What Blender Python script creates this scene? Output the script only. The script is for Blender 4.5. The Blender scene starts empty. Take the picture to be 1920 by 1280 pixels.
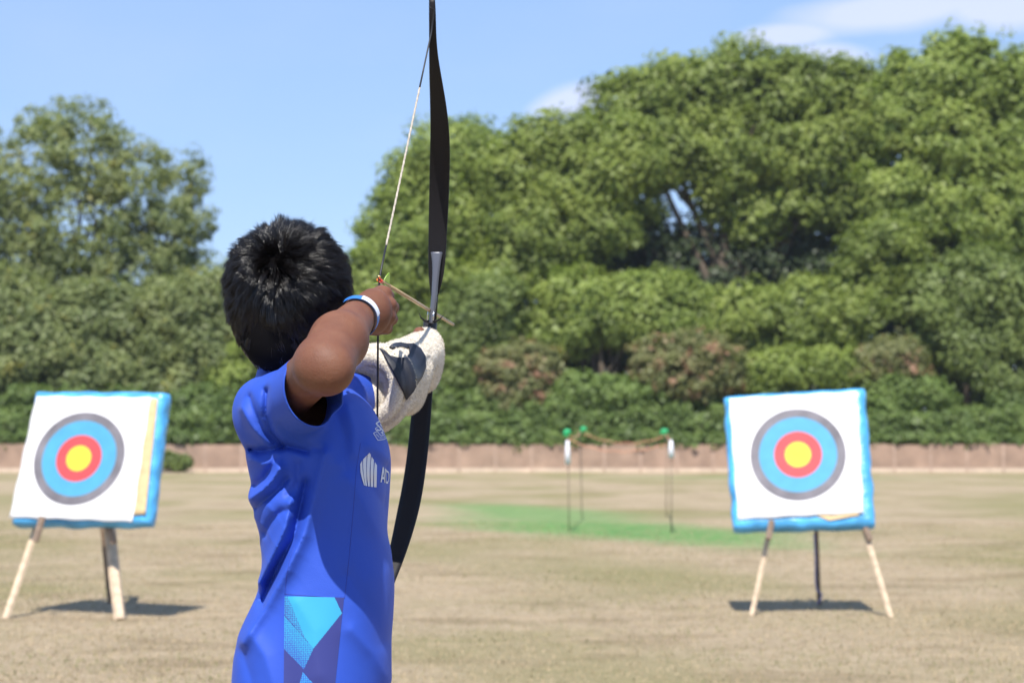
import bpy, bmesh, math, random
import numpy as np
from mathutils import Vector, Matrix
from mathutils.bvhtree import BVHTree

C = bpy.context.scene
col = C.collection
RNG = np.random.default_rng(7)

# ------------------------------------------------------------------ camera
F = 4000.0                       # focal length in pixels of the 1920 px wide photo
CAMH = 1.10
PITCH = math.atan(204.0 / F)
cam_d = bpy.data.cameras.new("camera")
cam = bpy.data.objects.new("camera", cam_d)
col.objects.link(cam)
cam.location = (0, 0, CAMH)
cam.rotation_euler = (math.pi / 2 + PITCH, 0, 0)
cam_d.sensor_width = 36.0
cam_d.lens = 36.0 * F / 1920.0
cam_d.clip_start = 0.1
cam_d.clip_end = 5000
cam_d.dof.use_dof = True
cam_d.dof.focus_distance = 3.36
cam_d.dof.aperture_fstop = 7.6
cam_d.dof.aperture_blades = 7
C.camera = cam
CP, SP = math.cos(PITCH), math.sin(PITCH)


def ray(px, py):
    x = (px - 960.0) / F
    y = (640.0 - py) / F
    return np.array([x, CP - y * SP, SP + y * CP])


def P(px, py, Y):
    """world point on depth plane Y that shows at photo pixel (px, py)"""
    d = ray(px, py)
    t = Y / d[1]
    return np.array([d[0] * t, Y, CAMH + d[2] * t])


# ------------------------------------------------------------------ light
SUN_EL = math.radians(56)
SUN_AZ = math.radians(7)        # light travels towards +Y and a little to +X
world = bpy.data.worlds.new("World")
C.world = world
world.use_nodes = True
sd = Vector((math.sin(SUN_AZ) * math.cos(SUN_EL), math.cos(SUN_AZ) * math.cos(SUN_EL), -math.sin(SUN_EL)))
sl = bpy.data.lights.new("sun", 'SUN')
sl.energy = 4.2
sl.angle = math.radians(0.53)
sl.color = (1.0, 0.95, 0.87)
so = bpy.data.objects.new("sun", sl)
col.objects.link(so)
so.rotation_euler = sd.to_track_quat('-Z', 'Y').to_euler()

wn = world.node_tree.nodes
wl = world.node_tree.links
for n in list(wn):
    wn.remove(n)


def N(t, kind, loc=None, **kw):
    n = t.nodes.new(kind)
    for k, v in kw.items():
        if k.startswith('i_'):
            n.inputs[k[2:].replace('_', ' ')].default_value = v
        elif k.startswith('n') and k[1:].isdigit():
            n.inputs[int(k[1:])].default_value = v
        else:
            setattr(n, k, v)
    return n


def L(t, a, b):
    t.links.new(a, b)


wt = world.node_tree
out = N(wt, 'ShaderNodeOutputWorld')
bg = N(wt, 'ShaderNodeBackground')
SKY_STRENGTH = 0.10
bg.inputs['Strength'].default_value = SKY_STRENGTH
sky = N(wt, 'ShaderNodeTexSky', sky_type='NISHITA', sun_disc=False, sun_elevation=SUN_EL,
        sun_rotation=math.pi + SUN_AZ, altitude=50, air_density=1.0, dust_density=0.25, ozone_density=3.0)
tc = N(wt, 'ShaderNodeTexCoord')
sep = N(wt, 'ShaderNodeSeparateXYZ')
L(wt, tc.outputs['Generated'], sep.inputs[0])


def wmath(op, a, b=None, c=None):
    n = N(wt, 'ShaderNodeMath', operation=op)
    for i, v in enumerate((a, b, c)):
        if v is None:
            continue
        if isinstance(v, (int, float)):
            n.inputs[i].default_value = v
        else:
            L(wt, v, n.inputs[i])
    return n.outputs[0]


cx = wmath('DIVIDE', sep.outputs[0], wmath('MAXIMUM', sep.outputs[1], 0.05))
cz = wmath('DIVIDE', sep.outputs[2], wmath('MAXIMUM', sep.outputs[1], 0.05))


def cloud(px, py, rx, ry, tilt=0.0):
    """soft ellipse of cloud in a sky direction"""
    a, b = (px - 960) / F, (844 - py) / F
    u = wmath('DIVIDE', wmath('SUBTRACT', cx, a), rx / F)
    w = wmath('SUBTRACT', wmath('SUBTRACT', cz, b), wmath('MULTIPLY', wmath('SUBTRACT', cx, a), tilt))
    w = wmath('DIVIDE', w, ry / F)
    r = wmath('SQRT', wmath('ADD', wmath('MULTIPLY', u, u), wmath('MULTIPLY', w, w)))
    return wmath('MAXIMUM', wmath('SUBTRACT', 1.0, r), 0.0)


m = cloud(1680, 12, 330, 62, 0.12)
for a in ((1900, 0, 260, 80, 0.0), (1075, 190, 120, 55, 0.25), (1555, 105, 130, 48, 0.0), (1480, 60, 160, 40, 0.1)):
    m = wmath('MAXIMUM', m, cloud(*a))
cmb = N(wt, 'ShaderNodeCombineXYZ')
L(wt, cx, cmb.inputs[0])
L(wt, cz, cmb.inputs[1])
cn = N(wt, 'ShaderNodeTexNoise', i_Scale=22.0, i_Detail=6.0, i_Roughness=0.55)
mp = N(wt, 'ShaderNodeMapping')
mp.inputs['Scale'].default_value = (1.0, 2.2, 1.0)
L(wt, cmb.outputs[0], mp.inputs[0])
L(wt, mp.outputs[0], cn.inputs['Vector'])
cf = wmath('SUBTRACT', wmath('MULTIPLY', m, 2.4), wmath('MULTIPLY', wmath('SUBTRACT', 1.0, cn.outputs[0]), 0.95))
cf = wmath('MULTIPLY', wmath('MINIMUM', wmath('MAXIMUM', cf, 0.0), 1.0), 0.5)
# thin even veil high up
vn = N(wt, 'ShaderNodeTexNoise', i_Scale=6.0, i_Detail=3.0)
L(wt, mp.outputs[0], vn.inputs['Vector'])
cf = wmath('ADD', cf, wmath('MULTIPLY', wmath('MAXIMUM', wmath('SUBTRACT', vn.outputs[0], 0.45), 0.0), 0.25))
tint = N(wt, 'ShaderNodeMix', data_type='RGBA', blend_type='MULTIPLY')
tint.inputs[0].default_value = 1.0
L(wt, sky.outputs[0], tint.inputs[6])
tint.inputs[7].default_value = (0.90, 0.92, 1.08, 1)
flat = N(wt, 'ShaderNodeMix', data_type='RGBA')          # summer haze evens the blue out
flat.inputs[0].default_value = 0.5
flat.inputs[7].default_value = (2.6, 3.85, 6.1, 1)
L(wt, tint.outputs[2], flat.inputs[6])
cm = N(wt, 'ShaderNodeMix', data_type='RGBA')
L(wt, cf, cm.inputs[0])
L(wt, flat.outputs[2], cm.inputs[6])
cm.inputs[7].default_value = (6.4, 6.3, 7.8, 1)
L(wt, cm.outputs[2], bg.inputs['Color'])
L(wt, bg.outputs[0], out.inputs['Surface'])

C.view_settings.view_transform = 'Standard'
C.view_settings.look = 'None'
C.view_settings.exposure = 0.72
C.view_settings.gamma = 1.0
C.cycles.max_bounces = 8
C.cycles.transparent_max_bounces = 8


# ------------------------------------------------------------------ helpers
def tag(o, label=None, cat=None, group=None, kind=None):
    if label:
        o['label'] = label
    if cat:
        o['category'] = cat
    if group:
        o['group'] = group
    if kind:
        o['kind'] = kind
    return o


def empty(name, loc):
    o = bpy.data.objects.new(name, None)
    o.empty_display_size = 0.2
    col.objects.link(o)
    o.location = tuple(float(v) for v in loc)
    return o


def link(name, me, mat, parent=None, smooth=False):
    """mesh given in world coordinates -> object whose origin sits at its parent"""
    o = bpy.data.objects.new(name, me)
    col.objects.link(o)
    if mat is not None and not me.materials:
        me.materials.append(mat)
    if parent is not None:
        root = np.array(parent.matrix_world.translation) if False else root_of(parent)
        me.transform(Matrix.Translation(-Vector(root)))
        o.parent = parent
        o['_w'] = 0
        del o['_w']
    if smooth:
        me.polygons.foreach_set('use_smooth', [True] * len(me.polygons))
    me.update()
    return o


def root_of(o):
    v = np.zeros(3)
    while o is not None:
        v += np.array(o.location)
        o = o.parent
    return v


def mesh_np(name, verts, faces):
    """verts (n,3), faces (m,k) constant k"""
    verts = np.asarray(verts, dtype=np.float32)
    faces = np.asarray(faces, dtype=np.int32)
    me = bpy.data.meshes.new(name)
    k = faces.shape[1]
    me.vertices.add(len(verts))
    me.vertices.foreach_set('co', verts.ravel())
    me.loops.add(faces.size)
    me.loops.foreach_set('vertex_index', faces.ravel())
    me.polygons.add(len(faces))
    me.polygons.foreach_set('loop_start', np.arange(0, faces.size, k, dtype=np.int32))
    me.polygons.foreach_set('loop_total', np.full(len(faces), k, dtype=np.int32))
    me.update(calc_edges=True)
    me.validate()
    return me


class MB:
    """collects simple shapes into one mesh"""

    def __init__(self):
        self.v = []
        self.f = []

    def add(self, v, f):
        b = len(self.v)
        self.v += [tuple(float(c) for c in p) for p in v]
        self.f += [tuple(i + b for i in q) for q in f]

    def box(self, lo, hi, M=None):
        x0, y0, z0 = lo
        x1, y1, z1 = hi
        v = [(x0, y0, z0), (x1, y0, z0), (x1, y1, z0), (x0, y1, z0), (x0, y0, z1), (x1, y0, z1), (x1, y1, z1), (x0, y1, z1)]
        if M is not None:
            v = [tuple(M @ Vector(p)) for p in v]
        self.add(v, [(3, 2, 1, 0), (4, 5, 6, 7), (0, 1, 5, 4), (1, 2, 6, 5), (2, 3, 7, 6), (3, 0, 4, 7)])

    def tube(self, pts, rad, n=8, cap=True, flat=None):
        """round tube through pts, radius per point; flat=(vector, ratio) squashes"""
        pts = [np.asarray(p, float) for p in pts]
        if isinstance(rad, (int, float)):
            rad = [rad] * len(pts)
        rings = []
        up = None
        for i, p in enumerate(pts):
            a = pts[max(i - 1, 0)]
            b = pts[min(i + 1, len(pts) - 1)]
            t = b - a
            t /= np.linalg.norm(t) + 1e-12
            if up is None:
                ref = np.array([0, 0, 1.0]) if abs(t[2]) < 0.9 else np.array([1.0, 0, 0])
                up = np.cross(t, ref)
            up = up - t * np.dot(up, t)
            up /= np.linalg.norm(up)
            w = np.cross(t, up)
            rings.append([p + rad[i] * (math.cos(2 * math.pi * j / n) * up + math.sin(2 * math.pi * j / n) * w) for j in range(n)])
        v = [q for r in rings for q in r]
        f = []
        for i in range(len(rings) - 1):
            for j in range(n):
                k = (j + 1) % n
                f.append((i * n + j, i * n + k, (i + 1) * n + k, (i + 1) * n + j))
        if cap:
            f.append(tuple(range(n))[::-1])
            f.append(tuple((len(rings) - 1) * n + j for j in range(n)))
        self.add(v, f)

    def build(self, name, mat, parent=None, smooth=False, bevel=0.0):
        me = bpy.data.meshes.new(name)
        me.from_pydata(self.v, [], self.f)
        bm = bmesh.new()
        bm.from_mesh(me)
        bmesh.ops.recalc_face_normals(bm, faces=bm.faces)
        if bevel:
            es = [e for e in bm.edges if len(e.link_faces) == 2 and e.calc_face_angle(0) > 0.7]
            bmesh.ops.bevel(bm, geom=es, offset=bevel, segments=2, profile=0.6, affect='EDGES')
        bm.to_mesh(me)
        bm.free()
        return link(name, me, mat, parent, smooth)


# ------------------------------------------------------------------ materials
def new_mat(name):
    mt = bpy.data.materials.new(name)
    mt.use_nodes = True
    t = mt.node_tree
    b = t.nodes['Principled BSDF']
    return mt, t, b


def simple(name, color, rough=0.6, metal=0.0, noise=None, bump=None, spec=0.5, sheen=0.0, sss=0.0):
    """noise=(scale, amount) varies the colour, bump=(scale, strength, distance)"""
    mt, t, b = new_mat(name)
    b.inputs['Base Color'].default_value = (*color, 1)
    b.inputs['Roughness'].default_value = rough
    b.inputs['Metallic'].default_value = metal
    b.inputs['Specular IOR Level'].default_value = spec
    if sheen:
        b.inputs['Sheen Weight'].default_value = sheen
    if sss:
        b.inputs['Subsurface Weight'].default_value = sss
        b.inputs['Subsurface Radius'].default_value = (0.012, 0.005, 0.002)
        b.inputs['Subsurface Scale'].default_value = 1.0
    co = N(t, 'ShaderNodeTexCoord')
    if noise:
        nz = N(t, 'ShaderNodeTexNoise', i_Scale=noise[0], i_Detail=5.0)
        L(t, co.outputs['Object'], nz.inputs['Vector'])
        mx = N(t, 'ShaderNodeMix', data_type='RGBA')
        lo = [c * (1 - noise[1]) for c in color]
        hi = [min(1, c * (1 + noise[1])) for c in color]
        mx.inputs[6].default_value = (*lo, 1)
        mx.inputs[7].default_value = (*hi, 1)
        mr = N(t, 'ShaderNodeMapRange', n1=0.3, n2=0.7)
        L(t, nz.outputs[0], mr.inputs[0])
        L(t, mr.outputs[0], mx.inputs[0])
        L(t, mx.outputs[2], b.inputs['Base Color'])
    if bump:
        nb = N(t, 'ShaderNodeTexNoise', i_Scale=bump[0], i_Detail=4.0)
        L(t, co.outputs['Object'], nb.inputs['Vector'])
        bp = N(t, 'ShaderNodeBump', i_Strength=bump[1], i_Distance=bump[2])
        L(t, nb.outputs[0], bp.inputs['Height'])
        L(t, bp.outputs[0], b.inputs['Normal'])
    return mt


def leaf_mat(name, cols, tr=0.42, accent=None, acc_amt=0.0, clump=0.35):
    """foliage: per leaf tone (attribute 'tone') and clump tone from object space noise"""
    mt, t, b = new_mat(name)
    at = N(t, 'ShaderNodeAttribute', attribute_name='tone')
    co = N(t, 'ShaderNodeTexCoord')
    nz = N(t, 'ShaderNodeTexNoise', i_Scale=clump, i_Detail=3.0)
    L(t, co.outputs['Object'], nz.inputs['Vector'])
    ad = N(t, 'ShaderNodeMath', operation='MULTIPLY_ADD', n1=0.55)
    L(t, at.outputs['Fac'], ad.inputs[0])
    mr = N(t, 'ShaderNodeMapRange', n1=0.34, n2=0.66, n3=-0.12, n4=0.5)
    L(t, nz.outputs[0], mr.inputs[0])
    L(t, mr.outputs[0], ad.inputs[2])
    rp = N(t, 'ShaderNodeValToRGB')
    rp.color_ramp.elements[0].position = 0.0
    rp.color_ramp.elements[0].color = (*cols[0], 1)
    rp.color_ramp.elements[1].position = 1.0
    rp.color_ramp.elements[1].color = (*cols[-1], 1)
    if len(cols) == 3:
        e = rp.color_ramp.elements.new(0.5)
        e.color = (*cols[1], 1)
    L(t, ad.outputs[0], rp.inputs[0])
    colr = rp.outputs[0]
    if accent:
        n2 = N(t, 'ShaderNodeTexNoise', i_Scale=clump * 2.2, i_Detail=2.0)
        L(t, co.outputs['Object'], n2.inputs['Vector'])
        m2 = N(t, 'ShaderNodeMapRange', n1=0.62 - acc_amt * 0.3, n2=0.72 - acc_amt * 0.3)
        L(t, n2.outputs[0], m2.inputs[0])
        mx = N(t, 'ShaderNodeMix', data_type='RGBA')
        L(t, m2.outputs[0], mx.inputs[0])
        L(t, colr, mx.inputs[6])
        mx.inputs[7].default_value = (*accent, 1)
        colr = mx.outputs[2]
    L(t, colr, b.inputs['Base Color'])
    b.inputs['Roughness'].default_value = 0.5
    b.inputs['Specular IOR Level'].default_value = 0.35
    trn = N(t, 'ShaderNodeBsdfTranslucent')
    hs = N(t, 'ShaderNodeMix', data_type='RGBA', blend_type='MULTIPLY')
    hs.inputs[0].default_value = 1.0
    hs.inputs[7].default_value = (1.15, 1.25, 0.55, 1)
    L(t, colr, hs.inputs[6])
    L(t, hs.outputs[2], trn.inputs[0])
    ms = N(t, 'ShaderNodeMixShader', n0=tr)
    L(t, b.outputs[0], ms.inputs[1])
    L(t, trn.outputs[0], ms.inputs[2])
    L(t, ms.outputs[0], t.nodes['Material Output'].inputs[0])
    return mt


M = {}
M['bark'] = simple('bark', (0.11, 0.085, 0.06), 0.9, noise=(3, 0.4), bump=(12, 0.8, 0.03))
M['leaf_mid'] = leaf_mat('leaf_mid', [(0.125, 0.171, 0.037), (0.222, 0.281, 0.063), (0.325, 0.380, 0.097)])
M['leaf_yellow'] = leaf_mat('leaf_yellow', [(0.137, 0.193, 0.041), (0.245, 0.314, 0.072), (0.353, 0.413, 0.110)])
M['leaf_dark'] = leaf_mat('leaf_dark', [(0.103, 0.143, 0.041), (0.182, 0.237, 0.069), (0.268, 0.330, 0.101)])
M['leaf_grey'] = leaf_mat('leaf_grey', [(0.131, 0.171, 0.064), (0.211, 0.253, 0.097), (0.308, 0.341, 0.133)], accent=(0.262, 0.253, 0.055), acc_amt=0.05)
M['leaf_shade'] = leaf_mat('leaf_shade', [(0.03, 0.045, 0.02), (0.05, 0.075, 0.03), (0.085, 0.12, 0.045)], tr=0.25)  # very dark leaf colour paints in the shade of the canopy hollows
M['leaf_hedge'] = leaf_mat('leaf_hedge', [(0.09, 0.14, 0.038), (0.16, 0.23, 0.065), (0.235, 0.305, 0.095)], clump=0.9, accent=(0.06, 0.06, 0.02), acc_amt=-0.05)
M['leaf_bright'] = leaf_mat('leaf_bright', [(0.09, 0.14, 0.035), (0.18, 0.26, 0.07), (0.26, 0.34, 0.11)], clump=0.8)
M['leaf_rust'] = leaf_mat('leaf_rust', [(0.14, 0.17, 0.06), (0.22, 0.235, 0.095), (0.31, 0.29, 0.14)], clump=0.6, accent=(0.40, 0.23, 0.15), acc_amt=0.24)
M['wood_pale'] = simple('wood_pale', (0.56, 0.43, 0.3), 0.7, noise=(25, 0.22), bump=(60, 0.4, 0.002))
M['wood_dark'] = simple('wood_dark', (0.2, 0.135, 0.085), 0.8, noise=(25, 0.35), bump=(60, 0.4, 0.002))


# ------------------------------------------------------------------ ground
def ground():
    mt, t, b = new_mat('dry_grass')
    co = N(t, 'ShaderNodeTexCoord')
    pos = co.outputs['Object']

    def noise(scale, detail=4.0, stretch=None, rough=0.55):
        n = N(t, 'ShaderNodeTexNoise', i_Scale=scale, i_Detail=detail, i_Roughness=rough)
        if stretch:
            mpp = N(t, 'ShaderNodeMapping')
            mpp.inputs['Scale'].default_value = stretch
            L(t, pos, mpp.inputs[0])
            L(t, mpp.outputs[0], n.inputs['Vector'])
        else:
            L(t, pos, n.inputs['Vector'])
        return n.outputs[0]

    def rng(v, a, c, lo=0.0, hi=1.0):
        n = N(t, 'ShaderNodeMapRange', n1=a, n2=c, n3=lo, n4=hi, interpolation_type='SMOOTHSTEP')
        L(t, v, n.inputs[0])
        return n.outputs[0]

    def mix(f, a, c):
        n = N(t, 'ShaderNodeMix', data_type='RGBA')
        for i, v in ((0, f), (6, a), (7, c)):
            if isinstance(v, tuple):
                n.inputs[i].default_value = (*v, 1)
            elif isinstance(v, float):
                n.inputs[i].default_value = v
            else:
                L(t, v, n.inputs[i])
        return n.outputs[2]

    def mth(op, a, c=None):
        n = N(t, 'ShaderNodeMath', operation=op)
        for i, v in enumerate((a, c)):
            if v is None:
                continue
            if isinstance(v, (int, float)):
                n.inputs[i].default_value = v
            else:
                L(t, v, n.inputs[i])
        return n.outputs[0]

    straw = mix(rng(noise(9.0, 6), 0.35, 0.65), (0.335, 0.262, 0.170), (0.425, 0.338, 0.228))
    olive = mix(rng(noise(7.0, 5), 0.35, 0.65), (0.205, 0.19, 0.085), (0.29, 0.25, 0.125))
    c = mix(rng(noise(0.42, 4, (0.6, 0.35, 1)), 0.46, 0.66), straw, olive)
    c = mix(rng(noise(1.1, 5, (0.7, 1.0, 1)), 0.5, 0.68, 0.0, 0.6), c, (0.20, 0.15, 0.085))
    c = mix(rng(noise(1.7, 5, (0.6, 1.0, 1)), 0.55, 0.7, 0.0, 0.6), c, (0.46, 0.355, 0.235))
    c = mix(rng(noise(2.2, 5, (0.8, 0.8, 1)), 0.56, 0.74, 0.0, 0.55), c, olive)
    c = mix(rng(noise(0.13, 3, (1.0, 0.6, 1)), 0.5, 0.62, 0.0, 0.75), c, (0.25, 0.225, 0.11))
    # dark worn crumbs and pale straw
    c = mix(rng(noise(28.0, 3), 0.6, 0.74, 0.0, 0.35), c, (0.2, 0.15, 0.09))
    c = mix(rng(noise(36.0, 3), 0.62, 0.76, 0.0, 0.5), c, (0.52, 0.41, 0.28))
    # green watered patch round the stakes
    sp = N(t, 'ShaderNodeSeparateXYZ')
    L(t, pos, sp.inputs[0])
    wob = mth('MULTIPLY', mth('SUBTRACT', noise(0.55, 4), 0.5), 1.5)

    def patch(xc, yc, a, bb, slope, soft=0.85):
        dx = mth('SUBTRACT', sp.outputs[0], xc)
        dy = mth('SUBTRACT', mth('SUBTRACT', sp.outputs[1], yc), mth('MULTIPLY', dx, slope))
        u = mth('DIVIDE', dx, a)
        v = mth('DIVIDE', dy, bb)
        r = mth('SQRT', mth('ADD', mth('MULTIPLY', u, u), mth('MULTIPLY', v, v)))
        r = mth('ADD', r, mth('MULTIPLY', wob, 0.6))
        return rng(r, 1.15, 1.15 - soft)

    g1 = patch(1.45, 30.0, 2.8, 5.4, -1.3)
    g2 = patch(0.4, 38.0, 2.2, 7.5, -2.0)
    gm = mth('MAXIMUM', g1, mth('MULTIPLY', g2, 0.8))
    green = mix(rng(noise(3.0, 4), 0.35, 0.65), (0.10, 0.235, 0.07), (0.155, 0.30, 0.095))
    c = mix(mth('MULTIPLY', gm, rng(noise(1.4, 4), 0.2, 0.5, 0.7, 0.98)), c, green)
    g3 = patch(9.5, 86.0, 9.0, 5.5, -0.3)
    c = mix(mth('MULTIPLY', g3, 0.7), c, (0.16, 0.22, 0.075))
    g4 = patch(-12.5, 92.0, 4.0, 5.0, 0.0)
    c = mix(mth('MULTIPLY', g4, 0.35), c, (0.17, 0.2, 0.075))
    L(t, c, b.inputs['Base Color'])
    b.inputs['Roughness'].default_value = 0.95
    b.inputs['Specular IOR Level'].default_value = 0.12
    bp = N(t, 'ShaderNodeBump', i_Strength=0.9, i_Distance=0.035)
    L(t, noise(26.0, 6, None, 0.65), bp.inputs['Height'])
    L(t, bp.outputs[0], b.inputs['Normal'])
    # one sheet, finer near the camera, gently uneven
    xs = np.concatenate([np.linspace(-1500, -60, 13), np.linspace(-50, 50, 101), np.linspace(60, 1500, 13)])
    ys = np.concatenate([np.linspace(-300, -10, 8), np.linspace(-8, 60, 137), np.linspace(63, 140, 27), np.linspace(160, 3000, 15)])
    X, Y = np.meshgrid(xs, ys, indexing='ij')
    Z = 0.022 * np.sin(X * 0.9 + 1.3 * np.sin(Y * 0.31)) * np.sin(Y * 0.55 + 0.7 * np.sin(X * 0.4)) * np.exp(-((Y - 20) / 40.0) ** 2)
    Z = Z - 0.022 * np.exp(-((Y - 20) / 40.0) ** 2) * 0.4
    v = np.stack([X, Y, Z], -1).reshape(-1, 3)
    nx, ny = len(xs), len(ys)
    i, j = np.meshgrid(np.arange(nx - 1), np.arange(ny - 1), indexing='ij')
    a = (i * ny + j).ravel()
    f = np.stack([a, a + ny, a + ny + 1, a + 1], 1)
    o = link('ground', mesh_np('ground', v, f), mt, None, True)
    tag(o, kind='structure')


ground()


def gz(x, y):
    e = np.exp(-((y - 20) / 40.0) ** 2)
    return 0.022 * np.sin(x * 0.9 + 1.3 * np.sin(y * 0.31)) * np.sin(y * 0.55 + 0.7 * np.sin(x * 0.4)) * e - 0.0088 * e


def grass_blades():
    n = 120000
    y = 9.0 + 24.0 * RNG.random(n) ** 1.35
    x = (RNG.random(n) * 2 - 1) * (y * 0.25 + 0.8)
    z = gz(x, y)
    h = (0.008 + 0.017 * RNG.random(n) ** 2)
    a = RNG.random(n) * 2 * np.pi
    w = 0.0022 + 0.0022 * RNG.random(n)
    w *= (y / 12.0) ** 0.5
    ln = 0.9 * h * RNG.random(n) * 1.4
    la = RNG.random(n) * 2 * np.pi
    p0 = np.stack([x - np.cos(a) * w, y - np.sin(a) * w, z - 0.003], 1)
    p1 = np.stack([x + np.cos(a) * w, y + np.sin(a) * w, z - 0.003], 1)
    p2 = np.stack([x + np.cos(la) * ln, y + np.sin(la) * ln, z + h], 1)
    v = np.stack([p0, p1, p2], 1).reshape(-1, 3)
    f = np.arange(3 * n).reshape(-1, 3)
    me = mesh_np('grass', v, f)
    tone = RNG.random(n)
    at = me.attributes.new('tone', 'FLOAT', 'FACE')
    at.data.foreach_set('value', tone.astype(np.float32))
    mt, t, b = new_mat('grass_blade')
    an = N(t, 'ShaderNodeAttribute', attribute_name='tone')
    co = N(t, 'ShaderNodeTexCoord')
    nz = N(t, 'ShaderNodeTexNoise', i_Scale=0.5, i_Detail=3.0)
    L(t, co.outputs['Object'], nz.inputs['Vector'])
    ad = N(t, 'ShaderNodeMath', operation='ADD')
    mr = N(t, 'ShaderNodeMapRange', n1=0.35, n2=0.65, n3=-0.25, n4=0.3)
    L(t, nz.outputs[0], mr.inputs[0])
    L(t, an.outputs['Fac'], ad.inputs[0])
    L(t, mr.outputs[0], ad.inputs[1])
    rp = N(t, 'ShaderNodeValToRGB')
    rp.color_ramp.elements[0].color = (0.44, 0.34, 0.22, 1)
    rp.color_ramp.elements[1].color = (0.15, 0.17, 0.06, 1)
    rp.color_ramp.elements[0].position = 0.45
    e = rp.color_ramp.elements.new(0.75)
    e.color = (0.29, 0.25, 0.13, 1)
    L(t, ad.outputs[0], rp.inputs[0])
    L(t, rp.outputs[0], b.inputs['Base Color'])
    b.inputs['Roughness'].default_value = 0.8
    b.inputs['Specular IOR Level'].default_value = 0.15
    tag(link('grass', me, mt), 'short dry mown grass covering the field', 'grass', kind='stuff')


grass_blades()


# ------------------------------------------------------------------ fence
FY = 108.0


def fence():
    root = empty('wooden_fence', (0, FY, 0))
    tag(root, 'long low pinkish brown closeboard fence running across the far side of the field', 'fence')
    board = simple('fence_board', (0.33, 0.225, 0.165), 0.85, noise=(1.1, 0.22), bump=(9, 0.4, 0.01))
    post = simple('fence_post', (0.40, 0.29, 0.225), 0.9, noise=(3, 0.2))
    grav = simple('fence_gravel_board', (0.56, 0.44, 0.34), 0.9, noise=(2, 0.15))
    x = -54.0
    rr = random.Random(3)
    while x < 38.0:
        w = 1.83
        mb = MB()
        nb = 14
        hh = 1.40 + rr.uniform(-0.03, 0.03)
        for i in range(nb):
            x0 = x + 0.06 + (w - 0.06) * i / nb
            x1 = x + 0.06 + (w - 0.06) * (i + 0.96) / nb
            d = rr.uniform(0, 0.012) + (0.012 if i % 2 else 0)
            h2 = hh + rr.uniform(-0.012, 0.012)
            mb.box((x0, FY - 0.02 - d, 0.22), (x1, FY + 0.003, h2))
        mb.box((x + 0.06, FY + 0.006, 0.5), (x + w, FY + 0.05, 0.58))
        mb.box((x + 0.06, FY + 0.006, 1.1), (x + w, FY + 0.05, 1.18))
        mb.build('panel', board, root)
        mb = MB()
        mb.box((x + 0.06, FY - 0.03, -0.05), (x + w, FY + 0.02, 0.215))
        mb.build('gravel_board', grav, root)
        mb = MB()
        mb.box((x - 0.045, FY - 0.06, -0.1), (x + 0.057, FY + 0.055, 1.43))
        mb.build('post', post, root, bevel=0.01)
        x += w + 0.003


fence()


# ------------------------------------------------------------------ foliage
def leaves(centres, radii, npc, size, out_dir, rng, flat=0.8):
    """leaf faces in clumps. centres (n,3), radii (n,), npc leaves per clump"""
    n = len(centres)
    c = np.repeat(centres, npc, 0)
    r = np.repeat(radii, npc)
    od = np.repeat(out_dir, npc, 0)
    m = len(c)
    d = rng.normal(size=(m, 3))
    d /= np.linalg.norm(d, axis=1)[:, None]
    rad = rng.random(m) ** 0.45
    p = c + d * (r * rad)[:, None] * np.array([1, 1, flat])
    # leaf normals: outward from the clump, with plenty of scatter
    nn = d * 0.8 + od * 0.75 + rng.normal(size=(m, 3)) * 0.6 + np.array([0, -0.15, 0.5])
    nn /= np.linalg.norm(nn, axis=1)[:, None]
    ref = rng.normal(size=(m, 3))
    t1 = np.cross(nn, ref)
    t1 /= np.linalg.norm(t1, axis=1)[:, None]
    t2 = np.cross(nn, t1)
    s = size * (0.6 + 0.8 * rng.random(m))
    a = s * 0.5
    bq = s * (0.28 + 0.12 * rng.random(m))
    v = np.stack([p - t1 * a[:, None], p + t2 * bq[:, None] - t1 * (a * 0.1)[:, None] + nn * (a * 0.2)[:, None],
                  p + t1 * a[:, None], p - t2 * bq[:, None] - t1 * (a * 0.1)[:, None] + nn * (a * 0.2)[:, None]], 1).reshape(-1, 3)
    return v


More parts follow.
